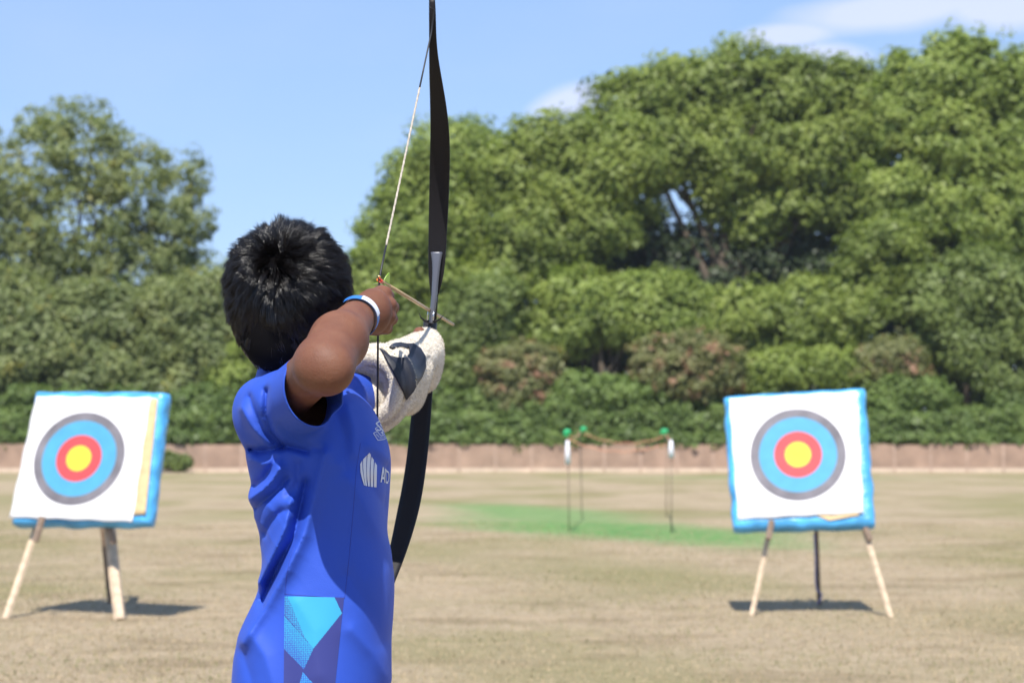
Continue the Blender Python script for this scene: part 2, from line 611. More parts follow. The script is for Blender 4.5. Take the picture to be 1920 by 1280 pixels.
def crown_mesh(name, lobes, seed, size=0.34, npc=150, clump=1.15, dens=1.0, fill=0.5, spread=0.0, tone_w=0.35):
    """lobes: list of (centre, (rx,ry,rz)) in world metres"""
    rng = np.random.default_rng(seed)
    V = []
    T = []
    for c, rr_ in lobes:
        c = np.array(c, float)
        rr_ = np.array(rr_, float)
        area = 4 * np.pi * (rr_[0] * rr_[2])
        k = max(5, int(dens * area / (clump ** 2) * 0.62))
        d = rng.normal(size=(k * 3, 3))
        d /= np.linalg.norm(d, axis=1)[:, None]
        keep = (d[:, 1] < 0.25) | (rng.random(len(d)) < 0.22)
        d = d[keep][:k]
        k = len(d)
        cr = clump * (0.5 + 0.75 * rng.random(k))
        wv = np.sin(d @ rng.normal(size=3) * 3.1 + rng.random() * 6) + np.sin(d @ rng.normal(size=3) * 4.3 + rng.random() * 6)
        rad = (0.76 + 0.24 * rng.random(k)) * (1 + 0.10 * wv) + spread * rng.random(k)
        cc = c + d * rr_ * rad[:, None]
        v = leaves(cc, cr, npc, size, d, rng)
        V.append(v)
        T.append(np.repeat(rng.random(k), npc) * tone_w + rng.random(k * npc) * (1 - tone_w))
        ks = int(k * 0.55)                       # small sprigs that break the outline
        ds = rng.normal(size=(ks, 3))
        ds /= np.linalg.norm(ds, axis=1)[:, None]
        ds[:, 1] = -np.abs(ds[:, 1]) * np.where(rng.random(ks) < 0.8, 1, -1)
        cc = c + ds * rr_ * (0.98 + 0.20 * rng.random(ks) ** 1.5)[:, None]
        cc[:, 2] += 0.25 * clump * rng.random(ks)
        ns = max(8, npc // 5)
        V.append(leaves(cc, clump * (0.28 + 0.3 * rng.random(ks)), ns, size * 0.9, ds, rng, 1.25))
        T.append(np.repeat(rng.random(ks), ns) * tone_w + rng.random(ks * ns) * (1 - tone_w))
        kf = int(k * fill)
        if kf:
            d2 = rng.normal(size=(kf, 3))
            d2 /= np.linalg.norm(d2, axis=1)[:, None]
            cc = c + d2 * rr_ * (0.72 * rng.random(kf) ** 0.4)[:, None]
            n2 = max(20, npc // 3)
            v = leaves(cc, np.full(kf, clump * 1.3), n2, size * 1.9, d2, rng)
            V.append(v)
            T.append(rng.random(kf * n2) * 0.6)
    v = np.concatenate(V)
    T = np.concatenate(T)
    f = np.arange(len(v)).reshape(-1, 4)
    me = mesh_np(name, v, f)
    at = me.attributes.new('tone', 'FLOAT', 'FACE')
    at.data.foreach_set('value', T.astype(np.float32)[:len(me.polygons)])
    return me


def px_lobes(Y, items, depth=0.75):
    """items: (px, py, rx, ry [, dy]) in photo pixels -> lobes in metres at distance Y"""
    o = []
    for it in items:
        px, py, rx, ry = it[:4]
        dy = it[4] if len(it) > 4 else 0.0
        s = (Y + dy) / F
        o.append((P(px, py, Y + dy), (rx * s, max(rx, ry) * s * depth, ry * s)))
    return o


def trunk_obj(base, lobes, rad, parent, seed):
    rng = random.Random(seed)
    mb = MB()
    cen = np.mean([np.array(l[0]) for l in lobes], 0)
    top = np.array([cen[0] * 0.3 + base[0] * 0.7, base[1], base[2] + (cen[2] - base[2]) * 0.9])
    pts = []
    for i in range(7):
        f_ = i / 6
        p = np.array(base) * (1 - f_) + top * f_
        p = p + np.array([rng.uniform(-.2, .2), rng.uniform(-.2, .2), 0]) * (f_ > 0)
        pts.append(p)
    mb.tube(pts, [rad * (1.35 if i == 0 else 1) * (1 - 0.1 * i) for i in range(7)], 10)
    for c, r in lobes:
        c = np.array(c)
        s = pts[rng.choice([2, 3, 4])]
        e = c + np.array([rng.uniform(-.3, .3), 0, 0.3]) * r
        q = []
        for i in range(6):
            f_ = i / 5
            p = s * (1 - f_) + e * f_
            p = p + np.array([rng.uniform(-.25, .25), rng.uniform(-.25, .25), 0.9 * math.sin(f_ * 3.14) * 0.4])
            q.append(p)
        mb.tube(q, [rad * 0.45 * (1 - 0.16 * i) for i in range(6)], 7)
        for k in range(5):
            s2 = q[rng.choice([2, 3, 4])]
            d = np.array([rng.gauss(0, 1), rng.gauss(0, 1), rng.uniform(-0.2, 1.2)])
            d /= np.linalg.norm(d)
            e2 = c + d * np.array(r) * 0.85
            mid = (s2 + e2) / 2 + np.array([rng.uniform(-.3, .3), 0, 0.3])
            mb.tube([s2, mid, e2], [rad * 0.17, rad * 0.11, rad * 0.04], 5)
    return mb.build('trunk', M['bark'], parent, True)


def tree(name, label, cat, Y, basepx, items, mat, seed, rad=0.35, group=None, **kw):
    bx = (basepx - 960) / F * Y
    root = empty(name, (bx, Y, 0))
    tag(root, label, cat, group)
    lobes = px_lobes(Y, items)
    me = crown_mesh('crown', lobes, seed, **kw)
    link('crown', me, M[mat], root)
    trunk_obj((bx, Y, -0.1), lobes, rad, root, seed)
    return root


G = 'trees beyond the wooden fence'
# left side
tree('tree', 'tall loose-crowned tree with sky showing through it, at the far left behind the left target', 'tree', 119, 120, [
    (150, 300, 95, 95), (60, 330, 80, 85), (235, 350, 75, 85), (150, 430, 130, 95), (30, 440, 90, 90), (290, 440, 65, 70),
    (-40, 360, 80, 120), (200, 520, 130, 80), (60, 530, 120, 80), (320, 560, 70, 60)], 'leaf_grey', 11, 0.3, G, size=0.24, npc=52, clump=0.8, dens=0.68, fill=0.12, spread=0.12)
tree('tree', 'airy sparse tree with small separate leaf clusters left of the boy\'s head', 'tree', 121, 350, [
    (345, 330, 42, 45), (372, 395, 32, 55), (330, 440, 60, 60), (300, 300, 30, 40), (350, 520, 55, 70), (140, 225, 60, 38), (60, 235, 35, 30)],
    'leaf_grey', 12, 0.2, G, size=0.22, npc=44, clump=0.7, dens=0.8, fill=0.1, spread=0.25)
tree('tree', 'broad dark-bottomed tree filling the gap between the left target and the loose-crowned tree', 'tree', 114, 60, [
    (-20, 590, 100, 80), (90, 620, 100, 70), (210, 610, 100, 75), (60, 670, 130, 80), (-60, 700, 100, 90), (170, 700, 120, 80), (290, 680, 90, 90)],
    'leaf_grey', 13, 0.35, G, size=0.27, npc=169, clump=1.1)
tree('tree', 'rounded green tree right of the left target and behind the boy\'s nape', 'tree', 113, 400, [
    (330, 600, 75, 70), (400, 560, 65, 60), (400, 650, 85, 75), (320, 740, 90, 70), (430, 740, 80, 70)],
    'leaf_grey', 14, 0.3, G, size=0.25, npc=156, clump=1.0)
tree('tree', 'pale yellow-green bushy tree low behind the boy\'s back', 'tree', 111, 480, [
    (450, 720, 55, 50), (500, 660, 60, 60), (480, 780, 70, 40)], 'leaf_yellow', 15, 0.2, G, size=0.22, npc=117, clump=0.75)
tree('tree', 'low green tree showing between the boy\'s head and the bow string', 'tree', 116, 650, [
    (668, 510, 48, 48), (600, 560, 80, 70), (690, 560, 80, 80), (640, 650, 110, 90), (560, 720, 90, 90)],
    'leaf_mid', 16, 0.3, G, size=0.25, npc=156, clump=1.0)
# right side
tree('tree', 'yellow-green tree whose rounded top stands behind the upper bow limb', 'tree', 118, 850, [
    (845, 290, 90, 62), (920, 320, 65, 70), (770, 350, 62, 60), (740, 430, 60, 55), (840, 410, 110, 85), (760, 500, 90, 70), (870, 540, 110, 90)],
    'leaf_yellow', 17, 0.4, G, size=0.27, npc=156, clump=1.1)
tree('tree', 'mid green tree between the bow and the tallest broad tree', 'tree', 115, 1040, [
    (1060, 270, 85, 60), (990, 330, 75, 70), (1100, 340, 100, 75), (1010, 440, 110, 80), (1120, 430, 70, 55), (960, 540, 90, 80), (1180, 290, 60, 70)],
    'leaf_mid', 18, 0.4, G, size=0.27, npc=169, clump=1.1)
tree('tree', 'tallest broad tree in the middle of the right half with dark hollows under its boughs', 'tree', 120, 1340, [
    (1200, 200, 85, 72), (1300, 170, 80, 78), (1400, 165, 85, 80), (1490, 180, 85, 75), (1570, 190, 70, 70), (1250, 280, 110, 80),
    (1390, 290, 120, 85), (1530, 290, 110, 80), (1620, 250, 60, 90), (1640, 190, 62, 62), (1170, 372, 75, 50), (1490, 385, 85, 50), (1415, 410, 60, 45), (1360, 370, 60, 40), (1620, 380, 80, 70)],
    'leaf_mid', 19, 0.6, G, size=0.29, npc=169, clump=1.15)
tree('tree', 'yellow-topped high tree rising at the top right corner', 'tree', 117, 1820, [
    (1760, 160, 85, 85), (1840, 145, 85, 78), (1920, 190, 90, 80), (1700, 220, 70, 80), (1800, 280, 120, 90), (1920, 310, 100, 90),
    (1700, 370, 90, 80), (1830, 400, 120, 80), (1960, 440, 90, 100), (2030, 250, 80, 110)],
    'leaf_yellow', 20, 0.5, G, size=0.29, npc=169, clump=1.15)
tree('tree', 'light green rounded tree in front of the dark hollow, left of the right target', 'tree', 112, 1120, [
    (1085, 560, 70, 55), (1150, 590, 80, 60), (1060, 620, 65, 50), (1215, 562, 78, 50), (1275, 560, 50, 38), (1230, 610, 90, 60)],
    'leaf_yellow', 21, 0.3, G, size=0.24, npc=143, clump=0.9)
tree('tree', 'mid green tree directly above the right target', 'tree', 112.5, 1500, [
    (1390, 590, 90, 48), (1505, 585, 85, 52), (1610, 535, 66, 52), (1440, 620, 100, 55), (1590, 600, 90, 65), (1330, 620, 60, 45), (1660, 470, 70, 60)],
    'leaf_mid', 22, 0.35, G, size=0.25, npc=156, clump=1.0)
tree('tree', 'bluish green tree at the right edge, reaching down to the hedge', 'tree', 111.5, 1830, [
    (1770, 560, 80, 70), (1860, 540, 90, 75), (1940, 600, 80, 90), (1800, 640, 90, 70), (1890, 680, 90, 75), (1960, 740, 70, 70)],
    'leaf_dark', 23, 0.35, G, size=0.25, npc=156, clump=1.0)
tree('tree', 'dark green ivy-clad tree just right of the lower bow limb', 'tree', 112, 900, [
    (870, 620, 75, 65), (920, 580, 75, 60), (860, 700, 80, 60), (800, 680, 70, 80), (930, 660, 60, 60), (780, 760, 80, 60)],
    'leaf_dark', 24, 0.3, G, size=0.24, npc=143, clump=0.9)
tree('tree', 'dark tree with shade painted into its leaves, deep behind the light green rounded tree', 'tree', 122, 1230, [
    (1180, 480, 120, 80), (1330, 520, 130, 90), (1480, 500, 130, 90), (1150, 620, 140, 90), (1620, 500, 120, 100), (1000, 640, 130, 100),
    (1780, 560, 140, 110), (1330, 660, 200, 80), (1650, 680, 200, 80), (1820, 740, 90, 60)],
    'leaf_shade', 25, 0.4, G, size=0.30, npc=143, clump=1.2)
tree('tree', 'dark tree with shade painted into its leaves, behind the trees on the left half', 'tree', 124, 300, [
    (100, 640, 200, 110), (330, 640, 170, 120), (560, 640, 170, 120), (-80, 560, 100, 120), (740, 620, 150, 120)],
    'leaf_shade', 26, 0.4, G, size=0.30, npc=130, clump=1.3)
# bushes
B = 'bushes along the wooden fence'
tree('bush', 'round rust-brown bush standing above the fence left of the roped stakes', 'bush', 110, 985, [
    (985, 680, 55, 42), (950, 700, 45, 45), (1015, 700, 40, 45), (980, 730, 60, 38)], 'leaf_rust', 31, 0.12, B, size=0.22, npc=60, clump=0.55, spread=0.3)
tree('bush', 'wide rust and olive bush in the middle, between stakes and right target', 'bush', 110, 1270, [
    (1240, 680, 55, 45), (1300, 670, 60, 42), (1350, 690, 50, 45), (1270, 710, 70, 40)], 'leaf_rust', 32, 0.12, B, size=0.22, npc=60, clump=0.55, spread=0.3)
tree('bush', 'small reddish bush above the top right corner of the right target', 'bush', 110, 1680, [
    (1680, 665, 50, 35), (1640, 680, 40, 32), (1700, 690, 40, 30)], 'leaf_rust', 33, 0.1, B, size=0.22, npc=60, clump=0.5)
tree('bush', 'olive bush peeping over the top edge of the right target', 'bush', 110.4, 1450, [
    (1420, 700, 50, 38), (1480, 690, 60, 36), (1560, 690, 60, 40), (1610, 700, 50, 38)], 'leaf_yellow', 34, 0.1, B, size=0.22, npc=70, clump=0.55)
tree('bush', 'bright green arching bush above the roped stakes', 'bush', 109.9, 1130, [
    (1085, 735, 50, 34), (1140, 740, 60, 30), (1200, 740, 60, 28), (1040, 760, 50, 30)], 'leaf_bright', 35, 0.1, B, size=0.22, npc=80, clump=0.5)
tree('bush', 'bright green low bush just right of the right target', 'bush', 109.9, 1710, [
    (1680, 730, 45, 30), (1740, 735, 50, 28), (1660, 760, 40, 26)], 'leaf_bright', 36, 0.1, B, size=0.22, npc=80, clump=0.5)
tree('bush', 'small dark bush against the fence just right of the left target', 'bush', 107.2, 335, [
    (330, 868, 20, 12), (347, 866, 12, 11), (316, 862, 16, 15)], 'leaf_dark', 37, 0.06, B, size=0.16, npc=60, clump=0.35)
def hedge():
    items = []
    r = random.Random(5)
    x = -90
    while x < 2010:
        h = r.uniform(22, 36)
        items.append((x, 800 - r.uniform(-4, 14), r.uniform(26, 42), h))
        if r.random() < 0.7:
            items.append((x + 15, 765 - r.uniform(0, 18), r.uniform(26, 40), r.uniform(20, 30), 0.8))
        items.append((x + 8, 826 - r.uniform(0, 5), r.uniform(24, 32), r.uniform(10, 15), -0.7))
        x += r.uniform(26, 36)
    root = empty('hedge', (0, 109.4, 0))
    tag(root, 'continuous low ivy hedge hanging over the top of the wooden fence', 'hedge')
    lobes = px_lobes(109.4, items, 0.9)
    link('foliage', crown_mesh('foliage', lobes, 41, size=0.2, npc=80, clump=0.5, fill=0.6, dens=0.8), M['leaf_hedge'], root)
    for k in range(0, len(items), 6):
        mb = MB()
        c = lobes[k][0]
        mb.tube([(c[0], 109.6, -0.1), (c[0] + 0.1, 109.5, 1.0), (c[0], 109.4, c[2] + 0.2)], [0.06, 0.05, 0.02], 6)
        mb.build('stem', M['bark'], root, True)


hedge()


# ------------------------------------------------------------------ archery targets
def target(label, corners, ydep, ctr, ring_r, paper, strip, legs, backleg, pegs, apex, seed, string=False):
    """corners TL TR BR BL of the front of the boss in photo pixels, ydep their depths"""
    rng = random.Random(seed)
    W = [P(c[0], c[1], y) for c, y in zip(corners, ydep)]
    TL, TR, BR, BL = W
    base = (TL + TR + BR + BL) / 4
    root = empty('archery_target', (base[0], base[1] + 0.1, 0))
    tag(root, label, 'archery target', 'archery targets on wooden stands')
    nrm = np.cross(TR - BL, TL - BR)
    nrm /= np.linalg.norm(nrm)
    if nrm[1] > 0:
        nrm = -nrm
    # bilinear map of the front; pixel -> (u, v)

    def bil(u, v):
        return (1 - v) * ((1 - u) * TL + u * TR) + v * ((1 - u) * BL + u * BR)

    def hit(px, py):
        d = ray(px, py)
        o = np.array([0, 0, CAMH])
        t = np.dot(base - o, nrm) / np.dot(d, nrm)
        return o + d * t

    th = 0.13
    # boss: a rounded slab with slightly lumpy wrapped plastic
    n = 40
    bm = bmesh.new()
    grid = {}
    nz = np.random.default_rng(seed)
    ph = nz.random(8) * 6.28
    for s in (0, 1):
        for i in range(n + 1):
            for j in range(n + 1):
                u, v = i / n, j / n
                p = bil(u, v)
                # rounded corners: pull in
                du = max(0, abs(u - .5) - .46) / .04
                dv = max(0, abs(v - .5) - .46) / .04
                cc = bil(.5, .5)
                if du > 0 and dv > 0:
                    k = min(1, math.hypot(du, dv) - 1) if math.hypot(du, dv) > 1 else 0
                    p = p + (cc - p) * 0.022 * k
                edge = min(u, v, 1 - u, 1 - v)
                bulge = 0.004 * math.sin(9 * u + ph[0]) * math.sin(8 * v + ph[1])
                e = 0.0
                if edge < 0.035:
                    e = 0.018 * (1 - edge / 0.035) ** 2
                    outw = 0.004 * (math.sin(31 * u + ph[2]) + math.sin(37 * v + ph[3]) + math.sin(17 * (u + v) + ph[4]))
                    p = p + (p - cc) * outw
                if s == 0:
                    q = p - nrm * (e + abs(bulge) * 0.5)
                else:
                    q = p - nrm * (th - e)
                grid[s, i, j] = bm.verts.new(q)
    for s in (0, 1):
        for i in range(n):
            for j in range(n):
                f = [grid[s, i, j], grid[s, i + 1, j], grid[s, i + 1, j + 1], grid[s, i, j + 1]]
                bm.faces.new(f if s else f[::-1])
    rim = [(i, 0) for i in range(n)] + [(n, j) for j in range(n)] + [(i, n) for i in range(n, 0, -1)] + [(0, j) for j in range(n, 0, -1)]
    mid = {}
    for (i, j) in rim:
        for k in (1, 2, 3):
            a, b_ = grid[0, i, j].co, grid[1, i, j].co
            cc = Vector(bil(.5, .5)) - Vector(nrm) * th / 2
            p = a.lerp(b_, k / 4)
            o_ = (p - cc).normalized()
            mid[i, j, k] = bm.verts.new(p + o_ * (0.012 if k == 2 else 0.009) + o_ * 0.004 * math.sin(13 * i + 7 * j + k))
    R = len(rim)
    for a in range(R):
        i0, j0 = rim[a]
        i1, j1 = rim[(a + 1) % R]
        seq0 = [grid[0, i0, j0]] + [mid[i0, j0, k] for k in (1, 2, 3)] + [grid[1, i0, j0]]
        seq1 = [grid[0, i1, j1]] + [mid[i1, j1, k] for k in (1, 2, 3)] + [grid[1, i1, j1]]
        for k in range(4):
            bm.faces.new([seq0[k], seq0[k + 1], seq1[k + 1], seq1[k]])
    bmesh.ops.recalc_face_normals(bm, faces=bm.faces)
    me = bpy.data.meshes.new('boss')
    bm.to_mesh(me)
    bm.free()
    link('boss', me, M['plastic'], root, True)

    def patch(name, poly, off, mat, nn=24, wav=0.0):
        """quad patch given by 4 photo pixels on the front plane"""
        q = [hit(*c) for c in poly]
        v = []
        for i in range(nn + 1):
            for j in range(nn + 1):
                u, w = i / nn, j / nn
                p = (1 - w) * ((1 - u) * q[0] + u * q[1]) + w * ((1 - u) * q[3] + u * q[2])
                if i in (0, nn) or j in (0, nn):
                    p = p + (q[1] - q[0]) * wav * math.sin(i * 1.1 + j * 0.7 + seed) + (q[3] - q[0]) * wav * math.sin(i * .8 + j * 1.3)
                v.append(p + nrm * (off + 0.0022 * (1 + math.sin(5 * u + 4 * w + seed))))
        f = [(i * (nn + 1) + j, (i + 1) * (nn + 1) + j, (i + 1) * (nn + 1) + j + 1, i * (nn + 1) + j + 1) for i in range(nn) for j in range(nn)]
        me = mesh_np(name, v, f)
        o = link(name, me, mat, root, True)
        sm = o.modifiers.new('thick', 'SOLIDIFY')
        sm.thickness = 0.0015
        sm.offset = 0
        return o

    if strip:
        patch('backing_board', strip, 0.004, M['board'])
    pp = patch('target_face', paper, 0.009, M['paper'], 30, 0.004)
    cpt = hit(*ctr)
    ux = hit(ctr[0] + 10, ctr[1]) - cpt
    uy = hit(ctr[0], ctr[1] - 10) - cpt
    rx, ry = ring_r
    names = [('ring_black', 1.0, 0.815, 'ink_black'), ('ring_blue', 0.815, 0.5, 'ink_blue'), ('ring_red', 0.5, 0.272, 'ink_red'), ('ring_gold', 0.272, 0.0, 'ink_gold')]
    for nm, r1, r0, mt in names:
        v, f = [], []
        K, NN = 4, 72
        for a in range(NN):
            for k in range(K + 1):
                r = r0 + (r1 - r0) * k / K
                an = 2 * math.pi * a / NN
                sk = r * (1 + 0.004 * math.sin(3 * an + seed))
                # elongated towards the upper right when the sheet is skewed
                px = rx * math.cos(an) * sk + shear(seed) * ry * math.sin(an) * sk
                py = ry * math.sin(an) * sk
                p = cpt + ux * px / 10 + uy * py / 10
                d0 = math.hypot(px, py) / 90
                v.append(p + nrm * (0.0158 + 0.0006 * math.sin(3 * d0 + an)))
        for a in range(NN):
            b_ = (a + 1) % NN
            for k in range(K):
                f.append((a * (K + 1) + k, a * (K + 1) + k + 1, b_ * (K + 1) + k + 1, b_ * (K + 1) + k))
        link(nm, mesh_np(nm, v, f), M[mt], pp_parent(pp, root), True)
    # pins in the upper corners
    for px, py in pegs['pins']:
        mb = MB()
        c = hit(px, py)
        mb.tube([c + nrm * 0.008, c + nrm * 0.02], [0.012, 0.009], 10)
        mb.build('pin', M['dark_plastic'], root, True)
    # stand
    ap = [P(a[0], a[1], a[2]) for a in apex]
    for k, (px, py, w, ytop) in enumerate(legs):
        Y0 = CAMH * F / (py - 844.0)
        foot = P(px, py, Y0)
        foot[2] = gz(foot[0], foot[1]) - 0.01
        top = ap[k]
        mb = MB()
        wr = w / F * Y0 / 2
        pts = [foot + (top - foot) * s for s in (0, 0.15, 0.3, 0.45, 0.6, 0.8, 1)]
        pts = [p + np.array([rng.uniform(-.003, .003), 0, 0]) for p in pts]
        mb.tube(pts, [wr * 0.97, wr, wr, wr, wr, wr * .95, wr * .9], 6)
        mb.build('leg', M['wood_pale'], root, False, 0.003)
    px, py, w = backleg
    Y0 = CAMH * F / (py - 844.0)
    foot = P(px, py, Y0)
    foot[2] = -0.01
    mb = MB()
    top = (ap[0] + ap[1]) / 2 + np.array([0, 0.05, 0])
    mb.tube([foot, foot * .5 + top * .5, top], w / F * Y0 / 2, 6)
    mb.build('leg', M['wood_dark'], root, False, 0.003)
    mb = MB()
    a, b_ = ap
    mb.tube([a + (a - b_) * 0.6 + np.array([0, 0.0, -0.01]), b_ + (b_ - a) * 0.6 + np.array([0, 0, -0.01])], 0.028, 6)
    mb.build('crosspiece', M['wood_dark'], root)
    for (x0, y0, x1, y1, w) in pegs['pegs']:
        Yb = (ydep[2] + ydep[3]) / 2 + 0.03
        p0, p1 = P(x0, y0, Yb), P(x1, y1, Yb - 0.03)
        mb = MB()
        mb.tube([p0, p1], w / F * Yb / 2, 6)
        mb.build('peg', M['wood_dark2'], root, False, 0.004)
    if string:
        mb = MB()
        pts = [(1527, 1000), (1529, 1050), (1529, 1085), (1531, 1105), (1541, 1113), (1538, 1124), (1533, 1132)]
        mb.tube([P(a, b2, 15.0) for a, b2 in pts], 0.006, 6)
        mb.build('cord', M['cord'], root, True)
    return root


def shear(seed):
    return 0.16 if seed == 1 else 0.0


def pp_parent(pp, root):
    return pp


M['plastic'] = simple('blue_wrap', (0.075, 0.36, 0.68), 0.32, noise=(7, 0.35), bump=(16, 0.7, 0.012), spec=0.6)
M['paper'] = simple('target_paper', (0.80, 0.79, 0.80), 0.7, noise=(6, 0.03), bump=(9, 0.25, 0.006))
M['board'] = simple('straw_board', (0.6, 0.44, 0.24), 0.85, noise=(20, 0.12), bump=(40, 0.4, 0.003))
M['ink_black'] = simple('ink_black', (0.16, 0.15, 0.17), 0.75, noise=(6, 0.3))
M['ink_blue'] = simple('ink_blue', (0.065, 0.30, 0.50), 0.7, noise=(9, 0.08))
M['ink_red'] = simple('ink_red', (0.56, 0.062, 0.07), 0.7, noise=(9, 0.08))
M['ink_gold'] = simple('ink_gold', (0.74, 0.56, 0.045), 0.7, noise=(9, 0.07))
M['dark_plastic'] = simple('dark_plastic', (0.2, 0.2, 0.24), 0.5)
M['wood_dark2'] = simple('wood_weathered', (0.24, 0.175, 0.13), 0.8, noise=(25, 0.3))
M['cord'] = simple('cord', (0.25, 0.24, 0.42), 0.7)

# mesh rings hang under the paper sheet: thing > target_face > ring
target('left archery target, turned and leaning sideways, with a bare tan strip beside its white face', [(66, 733), (304, 734), (273, 981), (19, 981)],
       (14.62, 14.17, 13.90, 14.34), (150, 860), (85, 87), [(70, 744), (284, 746), (250, 979), (19, 970)],
       [(280, 746), (297, 747), (273, 964), (248, 966)], [(10, 1158, 15, 0), (225, 1158, 23, 0)], (207, 1130, 10),
       {'pins': [(76, 757)], 'pegs': [(80, 968, 66, 1015, 14), (198, 972, 214, 1018, 15)]}, [(150, 745, 15.15), (180, 745, 15.15)], 1)
target('right archery target, facing the camera, with grey pins in its white face', [(1359, 742), (1621, 726), (1641, 983), (1376, 989)],
       (14.78, 14.70, 14.36, 14.42), (1496, 853), (90, 86), [(1367, 748), (1607, 735), (1619, 962), (1384, 974)],
       [(1525, 964), (1612, 958), (1610, 966), (1555, 976)], [(1408, 1149, 11, 0), (1671, 1155, 12, 0)], (1536, 1131, 9),
       {'pins': [(1388, 757), (1603, 755)], 'pegs': [(1447, 975, 1441, 1010, 13), (1617, 975, 1632, 1012, 13)]}, [(1500, 740, 15.0), (1545, 740, 15.0)], 2, True)


# ------------------------------------------------------------------ roped stakes
def stakes():
    spec = [(1067, 990, 812, 'leaning front left stake with a green cap and a white tag', True, -2),
            (1091, 968, 806, 'back left stake with a green cap tilted to the right', False, 6),
            (1249, 966, 810, 'back right stake with a wide green cap', False, -5),
            (1258, 996, 822, 'front right stake with a white tag just below the rope', True, 0)]
    ironm = simple('stake_metal', (0.22, 0.16, 0.12), 0.6, noise=(8, 0.3))
    capm = simple('green_cap', (0.02, 0.40, 0.14), 0.4)
    tagm = simple('white_tag', (0.72, 0.72, 0.78), 0.6)
    tops = []
    for k, (px, py, ty, lab, tg, lean) in enumerate(spec):
        Y = CAMH * F / (py - 844.0)
        Y = {0: 29.6, 1: 35.0, 2: 35.4, 3: 29.0}[k]
        foot = P(px, 900, Y)
        foot[2] = -0.05
        top = P(px + (-3 if k in (0,) else 0) - (4 if k == 1 else 0), ty, Y)
        root = empty('stake', (foot[0], foot[1], 0))
        tag(root, lab, 'stake', 'roped stakes on the green patch')
        mb = MB()
        mid = (foot + top) / 2 + np.array([0.006, 0, 0])
        mb.tube([foot, mid, top], 0.0075, 8)
        mb.build('rod', ironm, root, True)
        if k != 3:
            mb = MB()
            c = top + np.array([lean / F * Y, 0, 0.0])
            wid = 0.055 if k != 2 else 0.075
            mb.tube([c + np.array([-wid * .55, 0, -.035]), c + np.array([-wid * .3, 0, 0.0]), c + np.array([0, 0, 0.03]), c + np.array([wid * .6, 0, 0.02]), c + np.array([wid, 0, 0.0])],
                    [0.02, 0.032, 0.036, 0.036, 0.02], 8)
            mb.tube([top - np.array([0, 0, .06]), c], [0.018, 0.022], 8)
            mb.build('cap', capm, root, True)
        if tg:
            mb = MB()
            q = top + np.array([0, -0.02, -0.02 if k == 3 else -0.1])
            hgt = 0.24 if k == 3 else 0.33
            mb.tube([q, q - np.array([0.0, 0, hgt * .5]), q - np.array([-0.005, 0, hgt])], [0.022, 0.034, 0.042], 10)
            mb.build('tag', tagm, root, True)
        tops.append(top)
    rp = MB()
    om = simple('orange_rope', (0.58, 0.27, 0.17), 0.7, noise=(30, 0.3))

    def sag(a, b, s, off=0.0):
        n_ = 18
        a = a - np.array([0, 0, 0.06 + off])
        b = b - np.array([0, 0, 0.03 + off])
        return [a * (1 - i / n_) + b * i / n_ - np.array([0, 0, s * 4 * (i / n_) * (1 - i / n_)]) + np.array([0, 0, 0.008 * math.sin(i * 1.7)]) for i in range(n_ + 1)]
    ru = sag(tops[0], tops[3], 0.15, 0.02) + sag(tops[3], tops[2], 0.01)[1:] + sag(tops[2], tops[1], 0.15)[1:] + sag(tops[1], tops[0], 0.04)[1:]
    rp.tube(ru, 0.008, 6)
    o = rp.build('rope', om, None, True)
    tag(o, 'sagging orange rope strung round the four stakes on the green patch', 'rope')


stakes()


